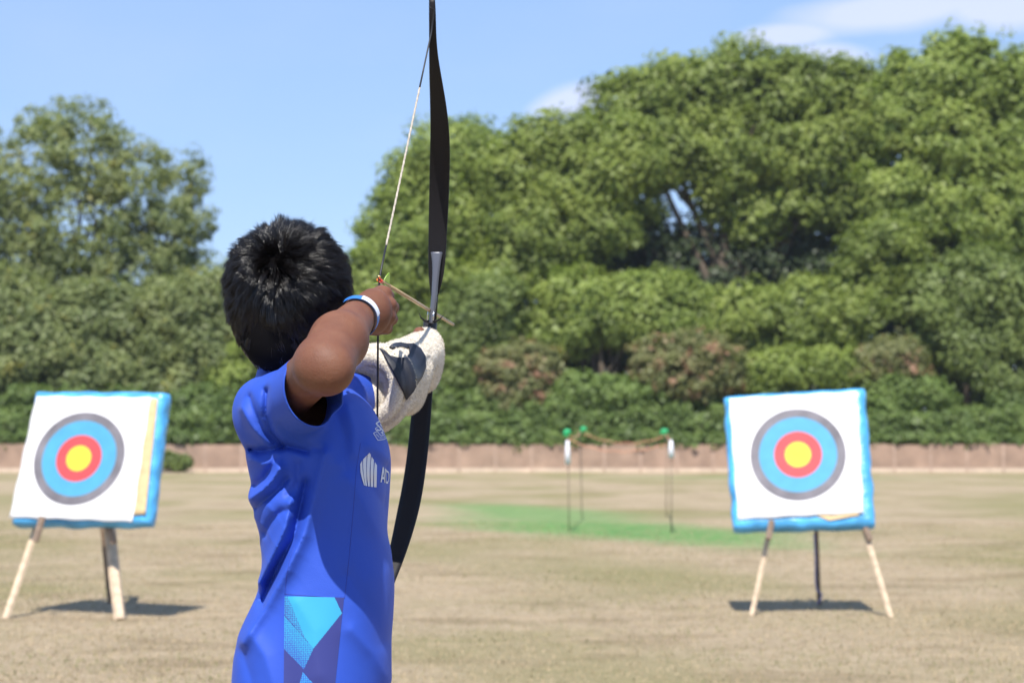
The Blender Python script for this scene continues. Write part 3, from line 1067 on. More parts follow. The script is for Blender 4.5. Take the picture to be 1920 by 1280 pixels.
# ------------------------------------------------------------------ signed distance modelling
class Field:
    def __init__(self, lo, hi, h):
        self.lo = np.array(lo, float)
        self.h = h
        self.n = (np.ceil((np.array(hi) - self.lo) / h)).astype(int) + 1
        self.g = np.full(tuple(self.n), 1.0, np.float32)
        self.ax = [(self.lo[i] + h * np.arange(self.n[i])).astype(np.float32) for i in range(3)]

    def sub(self, blo, bhi):
        a = np.maximum(0, np.floor((np.array(blo) - self.lo) / self.h).astype(int))
        b = np.minimum(self.n, np.ceil((np.array(bhi) - self.lo) / self.h).astype(int) + 1)
        b = np.maximum(a, b)
        s = tuple(slice(a[i], b[i]) for i in range(3))
        X = self.ax[0][s[0]][:, None, None]
        Y = self.ax[1][s[1]][None, :, None]
        Z = self.ax[2][s[2]][None, None, :]
        return s, X, Y, Z

    def add(self, fn, blo, bhi, k=0.01, op='u'):
        mgn = k + 3 * self.h
        s, X, Y, Z = self.sub(np.array(blo) - mgn, np.array(bhi) + mgn)
        d = fn(X, Y, Z).astype(np.float32)
        g = self.g[s]
        if op == 'u':
            if k > 0:
                hh = np.maximum(k - np.abs(g - d), 0) / k
                r = np.minimum(g, d) - hh * hh * k * 0.25
            else:
                r = np.minimum(g, d)
        elif op == 'cut':
            d = -d
            hh = np.maximum(k - np.abs(g - d), 0) / k if k > 0 else 0
            r = np.maximum(g, d) + hh * hh * k * 0.25
        else:
            r = g + d
        self.g[s] = r

    def cap(self, a, b, ra, rb=None, k=0.01, sq=None, op='u'):
        """tapered capsule"""
        a = np.array(a, float)
        b = np.array(b, float)
        rb = ra if rb is None else rb
        ab = b - a
        L2 = float(np.dot(ab, ab)) + 1e-12

        def fn(X, Y, Z):
            t = np.clip(((X - a[0]) * ab[0] + (Y - a[1]) * ab[1] + (Z - a[2]) * ab[2]) / L2, 0, 1)
            dx = X - a[0] - t * ab[0]
            dy = Y - a[1] - t * ab[1]
            dz = Z - a[2] - t * ab[2]
            return np.sqrt(dx * dx + dy * dy + dz * dz) - (ra + (rb - ra) * t)
        r = max(ra, rb)
        self.add(fn, np.minimum(a, b) - r, np.maximum(a, b) + r, k, op)

    def ell(self, c, r, R=None, k=0.01, op='u'):
        """ellipsoid, R rows = local axes"""
        c = np.array(c, float)
        r = np.array(r, float)
        R = np.eye(3) if R is None else np.array(R)

        def fn(X, Y, Z):
            dx, dy, dz = X - c[0], Y - c[1], Z - c[2]
            q = [R[i, 0] * dx + R[i, 1] * dy + R[i, 2] * dz for i in range(3)]
            k0 = np.sqrt(sum((q[i] / r[i]) ** 2 for i in range(3)))
            k1 = np.sqrt(sum((q[i] / r[i] ** 2) ** 2 for i in range(3))) + 1e-9
            return k0 * (k0 - 1) / k1
        m_ = float(r.max())
        self.add(fn, c - m_, c + m_, k, op)

    def mesh(self, smooth=2):
        g = self.g
        s = g < 0
        n0, n1, n2 = g.shape
        cnt = np.zeros((n0 - 1, n1 - 1, n2 - 1), np.uint8)
        for a in (0, 1):
            for b in (0, 1):
                for c in (0, 1):
                    cnt += s[a:n0 - 1 + a, b:n1 - 1 + b, c:n2 - 1 + c]
        act = (cnt > 0) & (cnt < 8)
        I = np.argwhere(act)
        vid = np.full(act.shape, -1, np.int32)
        vid[act] = np.arange(len(I))
        cor = {}
        for a in (0, 1):
            for b in (0, 1):
                for c in (0, 1):
                    cor[a, b, c] = g[I[:, 0] + a, I[:, 1] + b, I[:, 2] + c]
        acc = np.zeros((len(I), 3))
        num = np.zeros(len(I))
        for ax in range(3):
            for u in (0, 1):
                for v in (0, 1):
                    p0 = [0, 0, 0]
                    oth = [i for i in range(3) if i != ax]
                    p0[oth[0]] = u
                    p0[oth[1]] = v
                    p1 = list(p0)
                    p1[ax] = 1
                    A, B = cor[tuple(p0)], cor[tuple(p1)]
                    w = (A < 0) != (B < 0)
                    t = np.where(w, A / np.where(w, A - B, 1), 0)
                    q = np.zeros((len(I), 3))
                    q[:, ax] = t
                    q[:, oth[0]] = u
                    q[:, oth[1]] = v
                    acc += q * w[:, None]
                    num += w
        V = self.lo + (I + acc / num[:, None]) * self.h
        Fs = []
        for ax in range(3):
            o1, o2 = [(1, 2), (2, 0), (0, 1)][ax]
            sl0 = [slice(None)] * 3
            sl1 = [slice(None)] * 3
            sl0[ax] = slice(0, g.shape[ax] - 1)
            sl1[ax] = slice(1, g.shape[ax])
            ch = s[tuple(sl0)] != s[tuple(sl1)]
            E = np.argwhere(ch)
            ok = (E[:, o1] > 0) & (E[:, o2] > 0) & (E[:, o1] < g.shape[o1] - 1) & (E[:, o2] < g.shape[o2] - 1)
            E = E[ok]
            ins = s[E[:, 0], E[:, 1], E[:, 2]]
            q = []
            for du, dv in ((0, 0), (-1, 0), (-1, -1), (0, -1)):
                e = E.copy()
                e[:, o1] += du
                e[:, o2] += dv
                q.append(vid[e[:, 0], e[:, 1], e[:, 2]])
            q = np.stack(q, 1)
            q[~ins] = q[~ins][:, ::-1]
            Fs.append(q)
        Fq = np.concatenate(Fs)
        Fq = Fq[(Fq >= 0).all(1)]
        # smoothing along mesh edges
        e = np.concatenate([Fq[:, [0, 1]], Fq[:, [1, 2]], Fq[:, [2, 3]], Fq[:, [3, 0]]])
        for it in range(smooth):
            sm = np.stack([np.bincount(e[:, 0], V[e[:, 1], c], len(V)) + np.bincount(e[:, 1], V[e[:, 0], c], len(V)) for c in range(3)], 1)
            dg = np.bincount(e[:, 0], minlength=len(V)) + np.bincount(e[:, 1], minlength=len(V))
            lap = sm / np.maximum(dg, 1)[:, None] - V
            V = V + (0.5 if it % 2 == 0 else -0.3) * lap
        return V, Fq


def keep_faces(V, Fq, g, snap=True):
    """drop the part of the mesh where g(V) > 0 and tidy the border"""
    val = g(V)
    kf = (val[Fq] <= 0).all(1)
    F2 = Fq[kf]
    # border vertices slide along gradient onto g = 0
    if snap:
        e = np.concatenate([F2[:, [0, 1]], F2[:, [1, 2]], F2[:, [2, 3]], F2[:, [3, 0]]])
        e.sort(1)
        key = e[:, 0].astype(np.int64) * len(V) + e[:, 1]
        u, c = np.unique(key, return_counts=True)
        b = u[c == 1]
        bv = np.unique(np.concatenate([b // len(V), b % len(V)]))
        hh = 1e-3
        V = V.copy()
        p = V[bv]
        g0 = g(p)
        gr = np.stack([(g(p + np.eye(3)[i] * hh) - g0) / hh for i in range(3)], 1)
        st = -(g0 / np.maximum((gr ** 2).sum(1), 1e-6))[:, None] * gr
        ln = np.linalg.norm(st, axis=1)
        st[ln > 0.006] = 0
        V[bv] = p + st
    used = np.unique(F2)
    mp_ = np.full(len(V), -1)
    mp_[used] = np.arange(len(used))
    return V[used], mp_[F2]


# ------------------------------------------------------------------ the archer
YC = 3.43
person = empty('person', (P(590, 900, YC)[0], YC, 0))
tag(person, 'child with short black hair in a blue sports shirt, seen from behind, drawing a bow', 'person')

SH_R = P(526, 756, 3.35)      # right shoulder
HEM_R = P(590, 722, 3.20)
ELB = P(614, 681, 3.11)
WR = P(672, 592, 3.285)
SH_L = P(632, 748, 3.56)
ELB_L = P(712, 722, 3.70)
WR_L = P(775, 670, 3.86)
GRIP = P(808, 640, 3.93)
NOCK = P(713, 526, 3.40)
HEADC = P(542, 552, 3.40)
hF = np.array([0.36, 0.93, -0.06])
hF /= np.linalg.norm(hF)
hU = np.array([0.13, -0.02, 1.0])
hU -= hF * np.dot(hU, hF)
hU /= np.linalg.norm(hU)
hR = np.cross(hF, hU)
HR_ = np.stack([hR, hF, hU])      # rows: right, forward, up


def hp(r, f, u):
    return HEADC + r * hR + f * hF + u * hU


def fist(Fd, wrist, knk, tips_dir, up, scale, spread=0.0175, thumb=None, rr=0.0095):
    """knk: centre of knuckle row; up: direction along the knuckle row; tips_dir list of bend vectors"""
    pass


def skin():
    f = Field((-0.60, 3.02, -0.02), (-0.06, 4.02, 1.52), 0.003)
    # trunk (under the clothes) and legs
    f.ell(P(600, 1040, YC + 0.02), (0.058, 0.10, 0.22), k=0.02)
    f.ell(P(605, 870, YC + 0.02), (0.066, 0.10, 0.12), k=0.04)
    f.cap(SH_R + np.array([0.02, 0.03, -0.01]), SH_L + np.array([-0.01, -0.02, 0]), 0.034, k=0.03)
    nk = P(540, 712, 3.44)
    f.cap(nk + np.array([0.006, 0, -0.03]), hp(0.012, -0.008, -0.055), 0.046, 0.046, k=0.03)
    # head
    f.ell(hp(0, 0, 0.012), (0.072, 0.088, 0.088), HR_, k=0.01)
    f.ell(hp(0, 0.03, -0.045), (0.056, 0.062, 0.062), HR_, k=0.03)
    f.ell(hp(0, 0.062, -0.085), (0.026, 0.024, 0.02), HR_, k=0.03)      # chin
    f.ell(hp(0, 0.088, -0.03), (0.011, 0.014, 0.02), HR_, k=0.012)       # nose
    f.ell(hp(0, 0.100, -0.040), (0.011, 0.010, 0.009), HR_, k=0.01)
    for s in (-1, 1):
        f.ell(hp(0.040 * s, 0.058, -0.038), (0.024, 0.02, 0.02), HR_, k=0.025)   # cheek
        f.ell(hp(0.029 * s, 0.088, -0.008), (0.014, 0.012, 0.009), HR_, k=0.006, op='cut')
        f.ell(hp(0.029 * s, 0.078, -0.008), (0.012, 0.0115, 0.010), HR_, k=0.003)
        f.ell(hp(0.028 * s, 0.082, 0.010), (0.018, 0.009, 0.005), HR_, k=0.008)   # brow
        f.ell(hp(0.073 * s, -0.005, -0.022), (0.009, 0.017, 0.027), HR_, k=0.006)   # ear
        f.ell(hp(0.082 * s, 0.000, -0.020), (0.006, 0.009, 0.016), HR_, k=0.003, op='cut')
        f.ell(hp(0.0105 * s, 0.088, -0.062), (0.014, 0.007, 0.0045), HR_, k=0.004)   # lips
        f.ell(hp(0.0095 * s, 0.087, -0.070), (0.013, 0.007, 0.005), HR_, k=0.004)
    # right arm: drawn back, elbow towards the camera
    f.cap(SH_R, ELB + np.array([-0.010, 0.01, 0.0]), 0.038, 0.036, k=0.02)
    f.ell(ELB + np.array([0.012, -0.022, -0.010]), (0.018, 0.014, 0.020), k=0.04)
    f.cap(ELB + np.array([-0.004, 0.0, -0.006]), ELB * .58 + WR * .42 + np.array([-0.003, 0, 0.003]), 0.037, 0.041, k=0.03)
    f.cap(ELB * .58 + WR * .42 + np.array([-0.003, 0, 0.003]), WR, 0.040, 0.027, k=0.02)
    # right hand: palm from the wrist to the knuckle row, back of the hand towards the camera
    kn = [P(722, 549, 3.352), P(731, 571, 3.346), P(729, 593, 3.344), P(720, 612, 3.348)]
    for q, w in zip(kn, (0, 1, 2, 3)):
        a = WR + np.array([0.002, 0.01, 0.013 - 0.008 * w])
        f.cap(a, q + np.array([-0.007, 0.006, 0]), 0.0175, 0.0128, k=0.014)
    f.ell(WR * .45 + (kn[1] + kn[2]) * .275 + np.array([-0.002, 0.004, 0.004]), (0.026, 0.021, 0.031), k=0.016)
    for w, q in enumerate(kn):
        r = (0.0098, 0.0102, 0.0098, 0.0088)[w]
        f.ell(q, (r + .0012, r + .0012, r), k=0.006)
        m1 = q + np.array([0.004, 0.026 - 0.002 * w, -0.003])         # proximal phalanx runs forward
        sx = P(711, 600, 3.40)[0]
        m2 = np.array([sx - 0.004, m1[1] + 0.018 - 0.002 * w, m1[2] - 0.002])   # wraps the string
        m3 = m2 + np.array([-0.014, -0.016, -0.001])
        f.cap(q, m1, r, r * .93, k=0.005)
        f.cap(m1, m2, r * .93, r * .88, k=0.003)
        f.cap(m2, m3, r * .88, r * .78, k=0.003)
    # thumb folded under the palm on the face side
    t0 = WR + np.array([0.000, 0.022, 0.010])
    t1 = t0 + np.array([0.022, 0.022, 0.012])
    t2 = t1 + np.array([0.014, 0.010, -0.014])
    f.cap(t0, t1, 0.0125, 0.0105, k=0.012)
    f.cap(t1, t2, 0.0105, 0.0088, k=0.004)
    # left arm and hand on the grip
    f.cap(SH_L, ELB_L, 0.032, 0.030, k=0.02)
    f.cap(ELB_L, WR_L, 0.034, 0.024, k=0.02)
    gp = GRIP
    for w in range(4):
        zc = 0.008 - 0.0165 * w
        q0 = WR_L * .3 + gp * .7 + np.array([-0.022, -0.01, zc * .9])
        q1 = gp + np.array([-0.018, 0.014, zc])
        q2 = gp + np.array([0.000, 0.024, zc])
        q3 = gp + np.array([0.011, 0.006, zc])
        f.cap(WR_L, q0, 0.017, 0.011, k=0.012)
        f.cap(q0, q1, 0.0098, 0.0095, k=0.004)
        f.cap(q1, q2, 0.0093, 0.0088, k=0.003)
        f.cap(q2, q3, 0.0088, 0.0078, k=0.003)
    tt = [WR_L + np.array([0, 0, 0.012]), P(786, 624, 3.90), P(790, 621, 3.935)]
    f.cap(tt[0], tt[1], 0.013, 0.0105, k=0.01)
    f.cap(tt[1], tt[2], 0.0105, 0.0088, k=0.003)
    # legs
    for s, y in ((0, 3.34), (1, 3.54)):
        hip = np.array([-0.32, 3.38 if s == 0 else 3.48, 0.66])
        knee = np.array([-0.30, y - 0.02 + 0.05 * s, 0.40])
        ank = np.array([-0.325, y - 0.03 + 0.08 * s, 0.075])
        f.cap(hip, knee, 0.068, 0.05, k=0.03)
        f.cap(knee, knee * .5 + ank * .5, 0.049, 0.048, k=0.02)
        f.cap(knee * .5 + ank * .5, ank, 0.046, 0.030, k=0.02)
        f.cap(ank - np.array([0.03, 0, .03]), ank + np.array([0.11, 0, -.045]), 0.032, 0.022, k=0.02)
    V, Fq = f.mesh(3)
    me = mesh_np('body', V, Fq)
    mt, t, b = new_mat('skin')
    co = N(t, 'ShaderNodeTexCoord')
    nz = N(t, 'ShaderNodeTexNoise', i_Scale=28.0, i_Detail=4.0)
    L(t, co.outputs['Object'], nz.inputs['Vector'])
    mx = N(t, 'ShaderNodeMix', data_type='RGBA')
    mx.inputs[6].default_value = (0.140, 0.054, 0.031, 1)
    mx.inputs[7].default_value = (0.190, 0.082, 0.046, 1)
    mr = N(t, 'ShaderNodeMapRange', n1=0.3, n2=0.7)
    L(t, nz.outputs[0], mr.inputs[0])
    L(t, mr.outputs[0], mx.inputs[0])
    L(t, mx.outputs[2], b.inputs['Base Color'])
    b.inputs['Roughness'].default_value = 0.6
    b.inputs['Specular IOR Level'].default_value = 0.35
    b.inputs['Subsurface Weight'].default_value = 0.25
    b.inputs['Subsurface Radius'].default_value = (0.010, 0.004, 0.002)
    b.inputs['Subsurface Scale'].default_value = 0.8
    n2 = N(t, 'ShaderNodeTexVoronoi', i_Scale=420.0)
    n3 = N(t, 'ShaderNodeTexNoise', i_Scale=130.0, i_Detail=4.0)
    L(t, co.outputs['Object'], n2.inputs['Vector'])
    L(t, co.outputs['Object'], n3.inputs['Vector'])
    ad = N(t, 'ShaderNodeMath', operation='MULTIPLY_ADD', n1=0.5)
    L(t, n2.outputs[0], ad.inputs[0])
    L(t, n3.outputs[0], ad.inputs[2])
    bp = N(t, 'ShaderNodeBump', i_Strength=0.4, i_Distance=0.0013)
    L(t, ad.outputs[0], bp.inputs['Height'])
    L(t, bp.outputs[0], b.inputs['Normal'])
    M['skin'] = mt
    link('body', me, mt, person, True)
    # eyes
    for s in (-1, 1):
        mb = MB()
        c = hp(0.029 * s, 0.0835, -0.008)
        for r_, z_, nm in ((0.0, 0, ''),):
            pass
        bm = bmesh.new()
        bmesh.ops.create_uvsphere(bm, u_segments=16, v_segments=10, radius=0.0085)
        me2 = bpy.data.meshes.new('eye')
        bmesh.ops.translate(bm, verts=bm.verts, vec=Vector(c - hF * 0.001))
        bm.to_mesh(me2)
        bm.free()
        link('eye', me2, simple('eye_dark', (0.05, 0.03, 0.02), 0.2), person, True)


skin()


# ---- shirt
def seg_dist2(X, Z, pts):
    best = None
    for a, b in zip(pts[:-1], pts[1:]):
        ax, az = a
        dx, dz = b[0] - ax, b[1] - az
        L2 = dx * dx + dz * dz + 1e-12
        t = np.clip(((X - ax) * dx + (Z - az) * dz) / L2, 0, 1)
        d = (X - ax - t * dx) ** 2 + (Z - az - t * dz) ** 2
        best = d if best is None else np.minimum(best, d)
    return best


def xz(px, py, Y=3.29):
    p = P(px, py, Y)
    return p[0], p[2]


ROWS = [(715, 520, 640), (745, 497, 682), (770, 478, 702), (800, 470, 716), (835, 464, 729), (870, 470, 733), (905, 477, 731), (925, 470, 730), (965, 480, 727),
        (1000, 490, 724), (1040, 493, 731), (1075, 496, 738), (1100, 488, 739), (1130, 478, 738), (1165, 462, 736), (1190, 450, 734), (1230, 440, 732),
        (1280, 435, 730), (1340, 431, 729), (1420, 430, 728)]
RZ = np.array([P(0, r[0], YC)[2] for r in ROWS])[::-1]
RXL = np.array([P(r[1], r[0], YC)[0] for r in ROWS])[::-1]
RXR = np.array([P(r[2], r[0], YC)[0] for r in ROWS])[::-1]
BZ = np.array([P(0, y, YC)[2] for y in (1420, 1280, 1130, 1000, 900, 820, 770, 740, 715)])
BV = np.array([0.168, 0.162, 0.152, 0.145, 0.148, 0.150, 0.140, 0.118, 0.07])
HEM_Z = P(0, 1415, YC)[2]


def smooth_interp(z, xs, ys, w=0.010):
    o = np.zeros_like(z, dtype=float)
    ks = (-2, -1, 0, 1, 2)
    wt_ = (1, 3, 4, 3, 1)
    for k_, q in zip(ks, wt_):
        o = o + q * np.interp(z + k_ * w * .6, xs, ys)
    return o / 12.0


FOLDS = [  # (points in photo pixels, amplitude m, width m)
    ([(612, 850), (592, 930), (572, 1000), (541, 1067), (492, 1148), (455, 1205)], 0.011, 0.0105),
    ([(572, 905), (558, 965), (548, 1010), (525, 1050), (502, 1092), (484, 1132)], -0.016, 0.0075),
    ([(546, 940), (538, 985), (520, 1025), (500, 1062), (480, 1095)], 0.0125, 0.0085),
    ([(490, 1002), (508, 975), (528, 958), (546, 955)], -0.007, 0.006),
    ([(466, 935), (492, 918), (510, 900), (526, 878)], 0.0115, 0.0075),
    ([(470, 955), (498, 935), (520, 918), (536, 898)], -0.009, 0.006),
    ([(468, 912), (490, 898), (505, 880), (515, 862)], -0.008, 0.006),
    ([(462, 842), (480, 846), (505, 842), (540, 836), (575, 846)], -0.012, 0.0055),
    ([(466, 860), (490, 868), (520, 866)], 0.006, 0.009),
    ([(506, 735), (503, 780), (510, 810), (526, 834)], -0.012, 0.0055),
    ([(455, 765), (478, 802), (508, 836)], 0.007, 0.007),
    ([(470, 745), (488, 790), (512, 828)], -0.006, 0.005),
    ([(535, 800), (560, 830), (600, 842)], -0.004, 0.006),
    ([(640, 870), (680, 940), (712, 1010), (737, 1062)], 0.006, 0.014),
    ([(690, 905), (715, 960), (730, 1010)], -0.005, 0.009),
    ([(655, 1080), (690, 1140), (715, 1210)], -0.004, 0.014),
    ([(660, 1180), (700, 1230), (725, 1290)], 0.004, 0.012),
    ([(470, 1190), (500, 1230), (520, 1290)], 0.005, 0.014),
    ([(450, 1225), (470, 1270), (480, 1330)], -0.004, 0.012),
    ([(628, 770), (645, 820), (650, 880)], -0.006, 0.011),
    ([(650, 760), (662, 800), (664, 850)], 0.005, 0.009),
    ([(690, 835), (712, 850), (730, 872)], 0.004, 0.010),
    ([(695, 860), (716, 880), (729, 905)], -0.004, 0.009),
    ([(560, 870), (556, 905), (540, 930)], -0.006, 0.008),
    ([(560, 1130), (590, 1180), (600, 1260)], 0.003, 0.018),
]


def shirt():
    f = Field((-0.50, 3.12, 0.56), (-0.14, 3.74, 1.26), 0.0025)

    def trunk(X, Y, Z):
        z = Z[0, 0, :].astype(float)
        xl = smooth_interp(z, RZ, RXL)
        xr = smooth_interp(z, RZ, RXR)
        b = smooth_interp(z, BZ, BV, 0.02)
        c = ((xl + xr) / 2)[None, None, :]
        a = ((xr - xl) / 2)[None, None, :]
        b = b[None, None, :]
        q = (np.abs((X - c) / a) ** 2.5 + np.abs((Y - YC) / b) ** 2.5) ** (1 / 2.5)
        d = (q - 1) * np.minimum(a, b) * 0.92
        d = np.maximum(d, Z - P(0, 728, YC)[2])
        return d
    f.add(trunk, (-0.50, 3.2, 0.55), (-0.14, 3.7, 1.22), 0.02)
    # shoulders, yoke
    nb = P(552, 724, 3.44)
    f.cap(P(505, 768, 3.355), nb, 0.050, 0.052, k=0.03)
    f.cap(nb, P(630, 752, 3.565), 0.050, 0.046, k=0.03)
    f.cap(P(541, 716, 3.42), P(539, 694, 3.425), 0.047, 0.045, k=0.012)    # collar base
    # right sleeve
    f.cap(P(506, 776, 3.35), P(530, 760, 3.30), 0.048, 0.054, k=0.03)
    f.cap(P(525, 764, 3.31), P(610, 716, 3.165), 0.053, 0.0555, k=0.015)
    # left sleeve, wrapping forwards
    f.cap(P(632, 752, 3.57), P(664, 748, 3.63), 0.048, 0.040, k=0.02)
    f.cap(P(655, 745, 3.61), P(705, 735, 3.68), 0.039, 0.035, k=0.015)

    # folds on the side facing the camera
    def folds(X, Y, Z):
        X2, Z2 = X[:, 0, :].astype(float), Z[:, 0, :].astype(float)
        s = np.zeros(np.broadcast(X2, Z2).shape)
        for pts, amp, w in FOLDS:
            d2 = seg_dist2(X2, Z2, [xz(*p) for p in pts])
            s -= 0.85 * amp * np.exp(-(d2 / (w * w)) ** 0.75)
        rng = np.random.default_rng(4)
        for i in range(7):
            a = rng.uniform(0.5, 1.2)
            fx, fz = rng.uniform(25, 60), rng.uniform(6, 22)
            s += 0.0007 * a * np.sin(fx * (X2 + 0.5 * Z2 * rng.uniform(-1, 1)) + fz * Z2 + i)
        ax_, az_ = xz(500, 980)
        wgt = np.exp(-((X2 - ax_) / 0.06) ** 2 - ((Z2 - az_ - 0.01) / 0.10) ** 2)
        q_ = X2 * 0.55 + Z2 * 0.83 + 0.006 * np.sin(60 * X2 - 35 * Z2)
        s += -0.0013 * wgt * (1 - np.abs(np.sin(q_ * 105))) ** 2.0
        bx_, bz_ = xz(485, 790)
        wgt = np.exp(-((X2 - bx_) / 0.035) ** 2 - ((Z2 - bz_) / 0.05) ** 2)
        s += -0.0009 * wgt * (1 - np.abs(np.sin((X2 * 0.9 + Z2 * 0.5 + 0.004 * np.sin(90 * Z2)) * 120))) ** 2.0
        wy = np.clip((3.47 - Y) / 0.05, 0, 1)
        return s[:, None, :] * wy
    f.add(folds, (-0.50, 3.12, 0.56), (-0.14, 3.74, 1.26), 0.0, op='add')

    # far side gets simple drapes as well
    def far(X, Y, Z):
        s = 0.004 * np.sin(38 * X + 14 * Z) * np.clip((Y - 3.47) / 0.05, 0, 1) * np.clip((1.05 - Z) / 0.1, 0, 1)
        return s
    f.add(far, (-0.50, 3.12, 0.56), (-0.14, 3.74, 1.26), 0.0, op='add')
    V, Fq = f.mesh(3)
    # openings: hem, right sleeve mouth, left sleeve mouth, neck
    hn = np.array([0.66, -0.74, 0.02])
    hn /= np.linalg.norm(hn)
    hc = P(586, 724, 3.20)
    ln = np.array([0.42, 0.90, 0.05])
    ln /= np.linalg.norm(ln)
    lc = P(694, 738, 3.67)
    ncn = np.array([0.05, -0.05, 1.0])
    ncn /= np.linalg.norm(ncn)
    nc = P(535, 689, 3.42)

    def g(v):
        a = HEM_Z - v[:, 2]
        # sleeve mouth only near the sleeve axis
        r = (v - hc) @ hn
        dist = np.linalg.norm((v - hc) - r[:, None] * hn, axis=1)
        b_ = np.where((dist < 0.082) & (v[:, 1] < 3.27), r, -1)
        r2 = (v - lc) @ ln
        d2 = np.linalg.norm((v - lc) - r2[:, None] * ln, axis=1)
        c_ = np.where((d2 < 0.07) & (v[:, 1] > 3.6), r2, -1)
        r3 = (v - nc) @ ncn
        d3 = np.linalg.norm((v - nc) - r3[:, None] * ncn, axis=1)
        d_ = np.where(d3 < 0.08, r3, -1)
        return np.maximum(np.maximum(a, b_), np.maximum(c_, d_))
    V, Fq = keep_faces(V, Fq, g)
    me = mesh_np('shirt', V, Fq)
    # knit fabric
    mt, t, b = new_mat('shirt_fabric')
    b.inputs['Base Color'].default_value = (0.026, 0.080, 0.48, 1)
    b.inputs['Roughness'].default_value = 0.62
    b.inputs['Specular IOR Level'].default_value = 0.3
    b.inputs['Sheen Weight'].default_value = 0.06
    b.inputs['Sheen Roughness'].default_value = 0.4
    b.inputs['Sheen Tint'].default_value = (0.4, 0.5, 1, 1)
    co = N(t, 'ShaderNodeTexCoord')
    vr = N(t, 'ShaderNodeTexVoronoi', i_Scale=650.0)
    nz = N(t, 'ShaderNodeTexNoise', i_Scale=60.0, i_Detail=3.0)
    L(t, co.outputs['Object'], vr.inputs['Vector'])
    L(t, co.outputs['Object'], nz.inputs['Vector'])
    ad = N(t, 'ShaderNodeMath', operation='MULTIPLY_ADD', n1=0.35)
    L(t, vr.outputs[0], ad.inputs[0])
    L(t, nz.outputs[0], ad.inputs[2])
    bp = N(t, 'ShaderNodeBump', i_Strength=0.3, i_Distance=0.0012)
    L(t, ad.outputs[0], bp.inputs['Height'])
    L(t, bp.outputs[0], b.inputs['Normal'])
    M['shirt'] = mt
    o = link('shirt', me, mt, person, True)
    sm = o.modifiers.new('thick', 'SOLIDIFY')
    sm.thickness = 0.0022
    sm.offset = -1
    bvh = BVHTree.FromPolygons([Vector(v) for v in V], [tuple(int(i) for i in q) for q in Fq])
    return o, bvh


shirt_o, SBVH = shirt()
EYE = np.array([0, 0, CAMH])


def on_shirt(px, py):
    d = Vector(ray(px, py)).normalized()
    h = SBVH.ray_cast(Vector(EYE), d)
    if h[0] is None:
        return None, None
    return np.array(h[0]), np.array(h[1])


def cam_poly_tube(name, pts, rad, mat, parent, step=4.0):
    """thin cord lying on the shirt along photo pixels"""
    P3 = []
    for a, b in zip(pts[:-1], pts[1:]):
        n_ = max(1, int(math.dist(a, b) / step))
        for i in range(n_):
            P3.append((a[0] + (b[0] - a[0]) * i / n_, a[1] + (b[1] - a[1]) * i / n_))
    P3.append(pts[-1])
    q = [on_shirt(*p)[0] for p in P3]
    q = [x for x in q if x is not None]
    # drop samples that jumped in depth
    out_ = [q[0]]
    for x in q[1:]:
        if np.linalg.norm(x - out_[-1]) < 0.03:
            out_.append(x)
    mb = MB()
    mb.tube(out_, rad, 5)
    return mb.build(name, mat, parent, True)


M['seam'] = simple('seam', (0.02, 0.045, 0.33), 0.7)
cam_poly_tube('seam', [(534, 1114), (537, 1080), (543, 1050), (552, 1025)], 0.0005, M['seam'], shirt_o)
cam_poly_tube('seam', [(646, 1121), (654, 1050), (662, 960), (668, 880), (676, 830)], 0.0005, M['seam'], shirt_o)
cam_poly_tube('seam', [(534, 1113), (590, 1117), (645, 1121)], 0.0006, M['seam'], shirt_o)


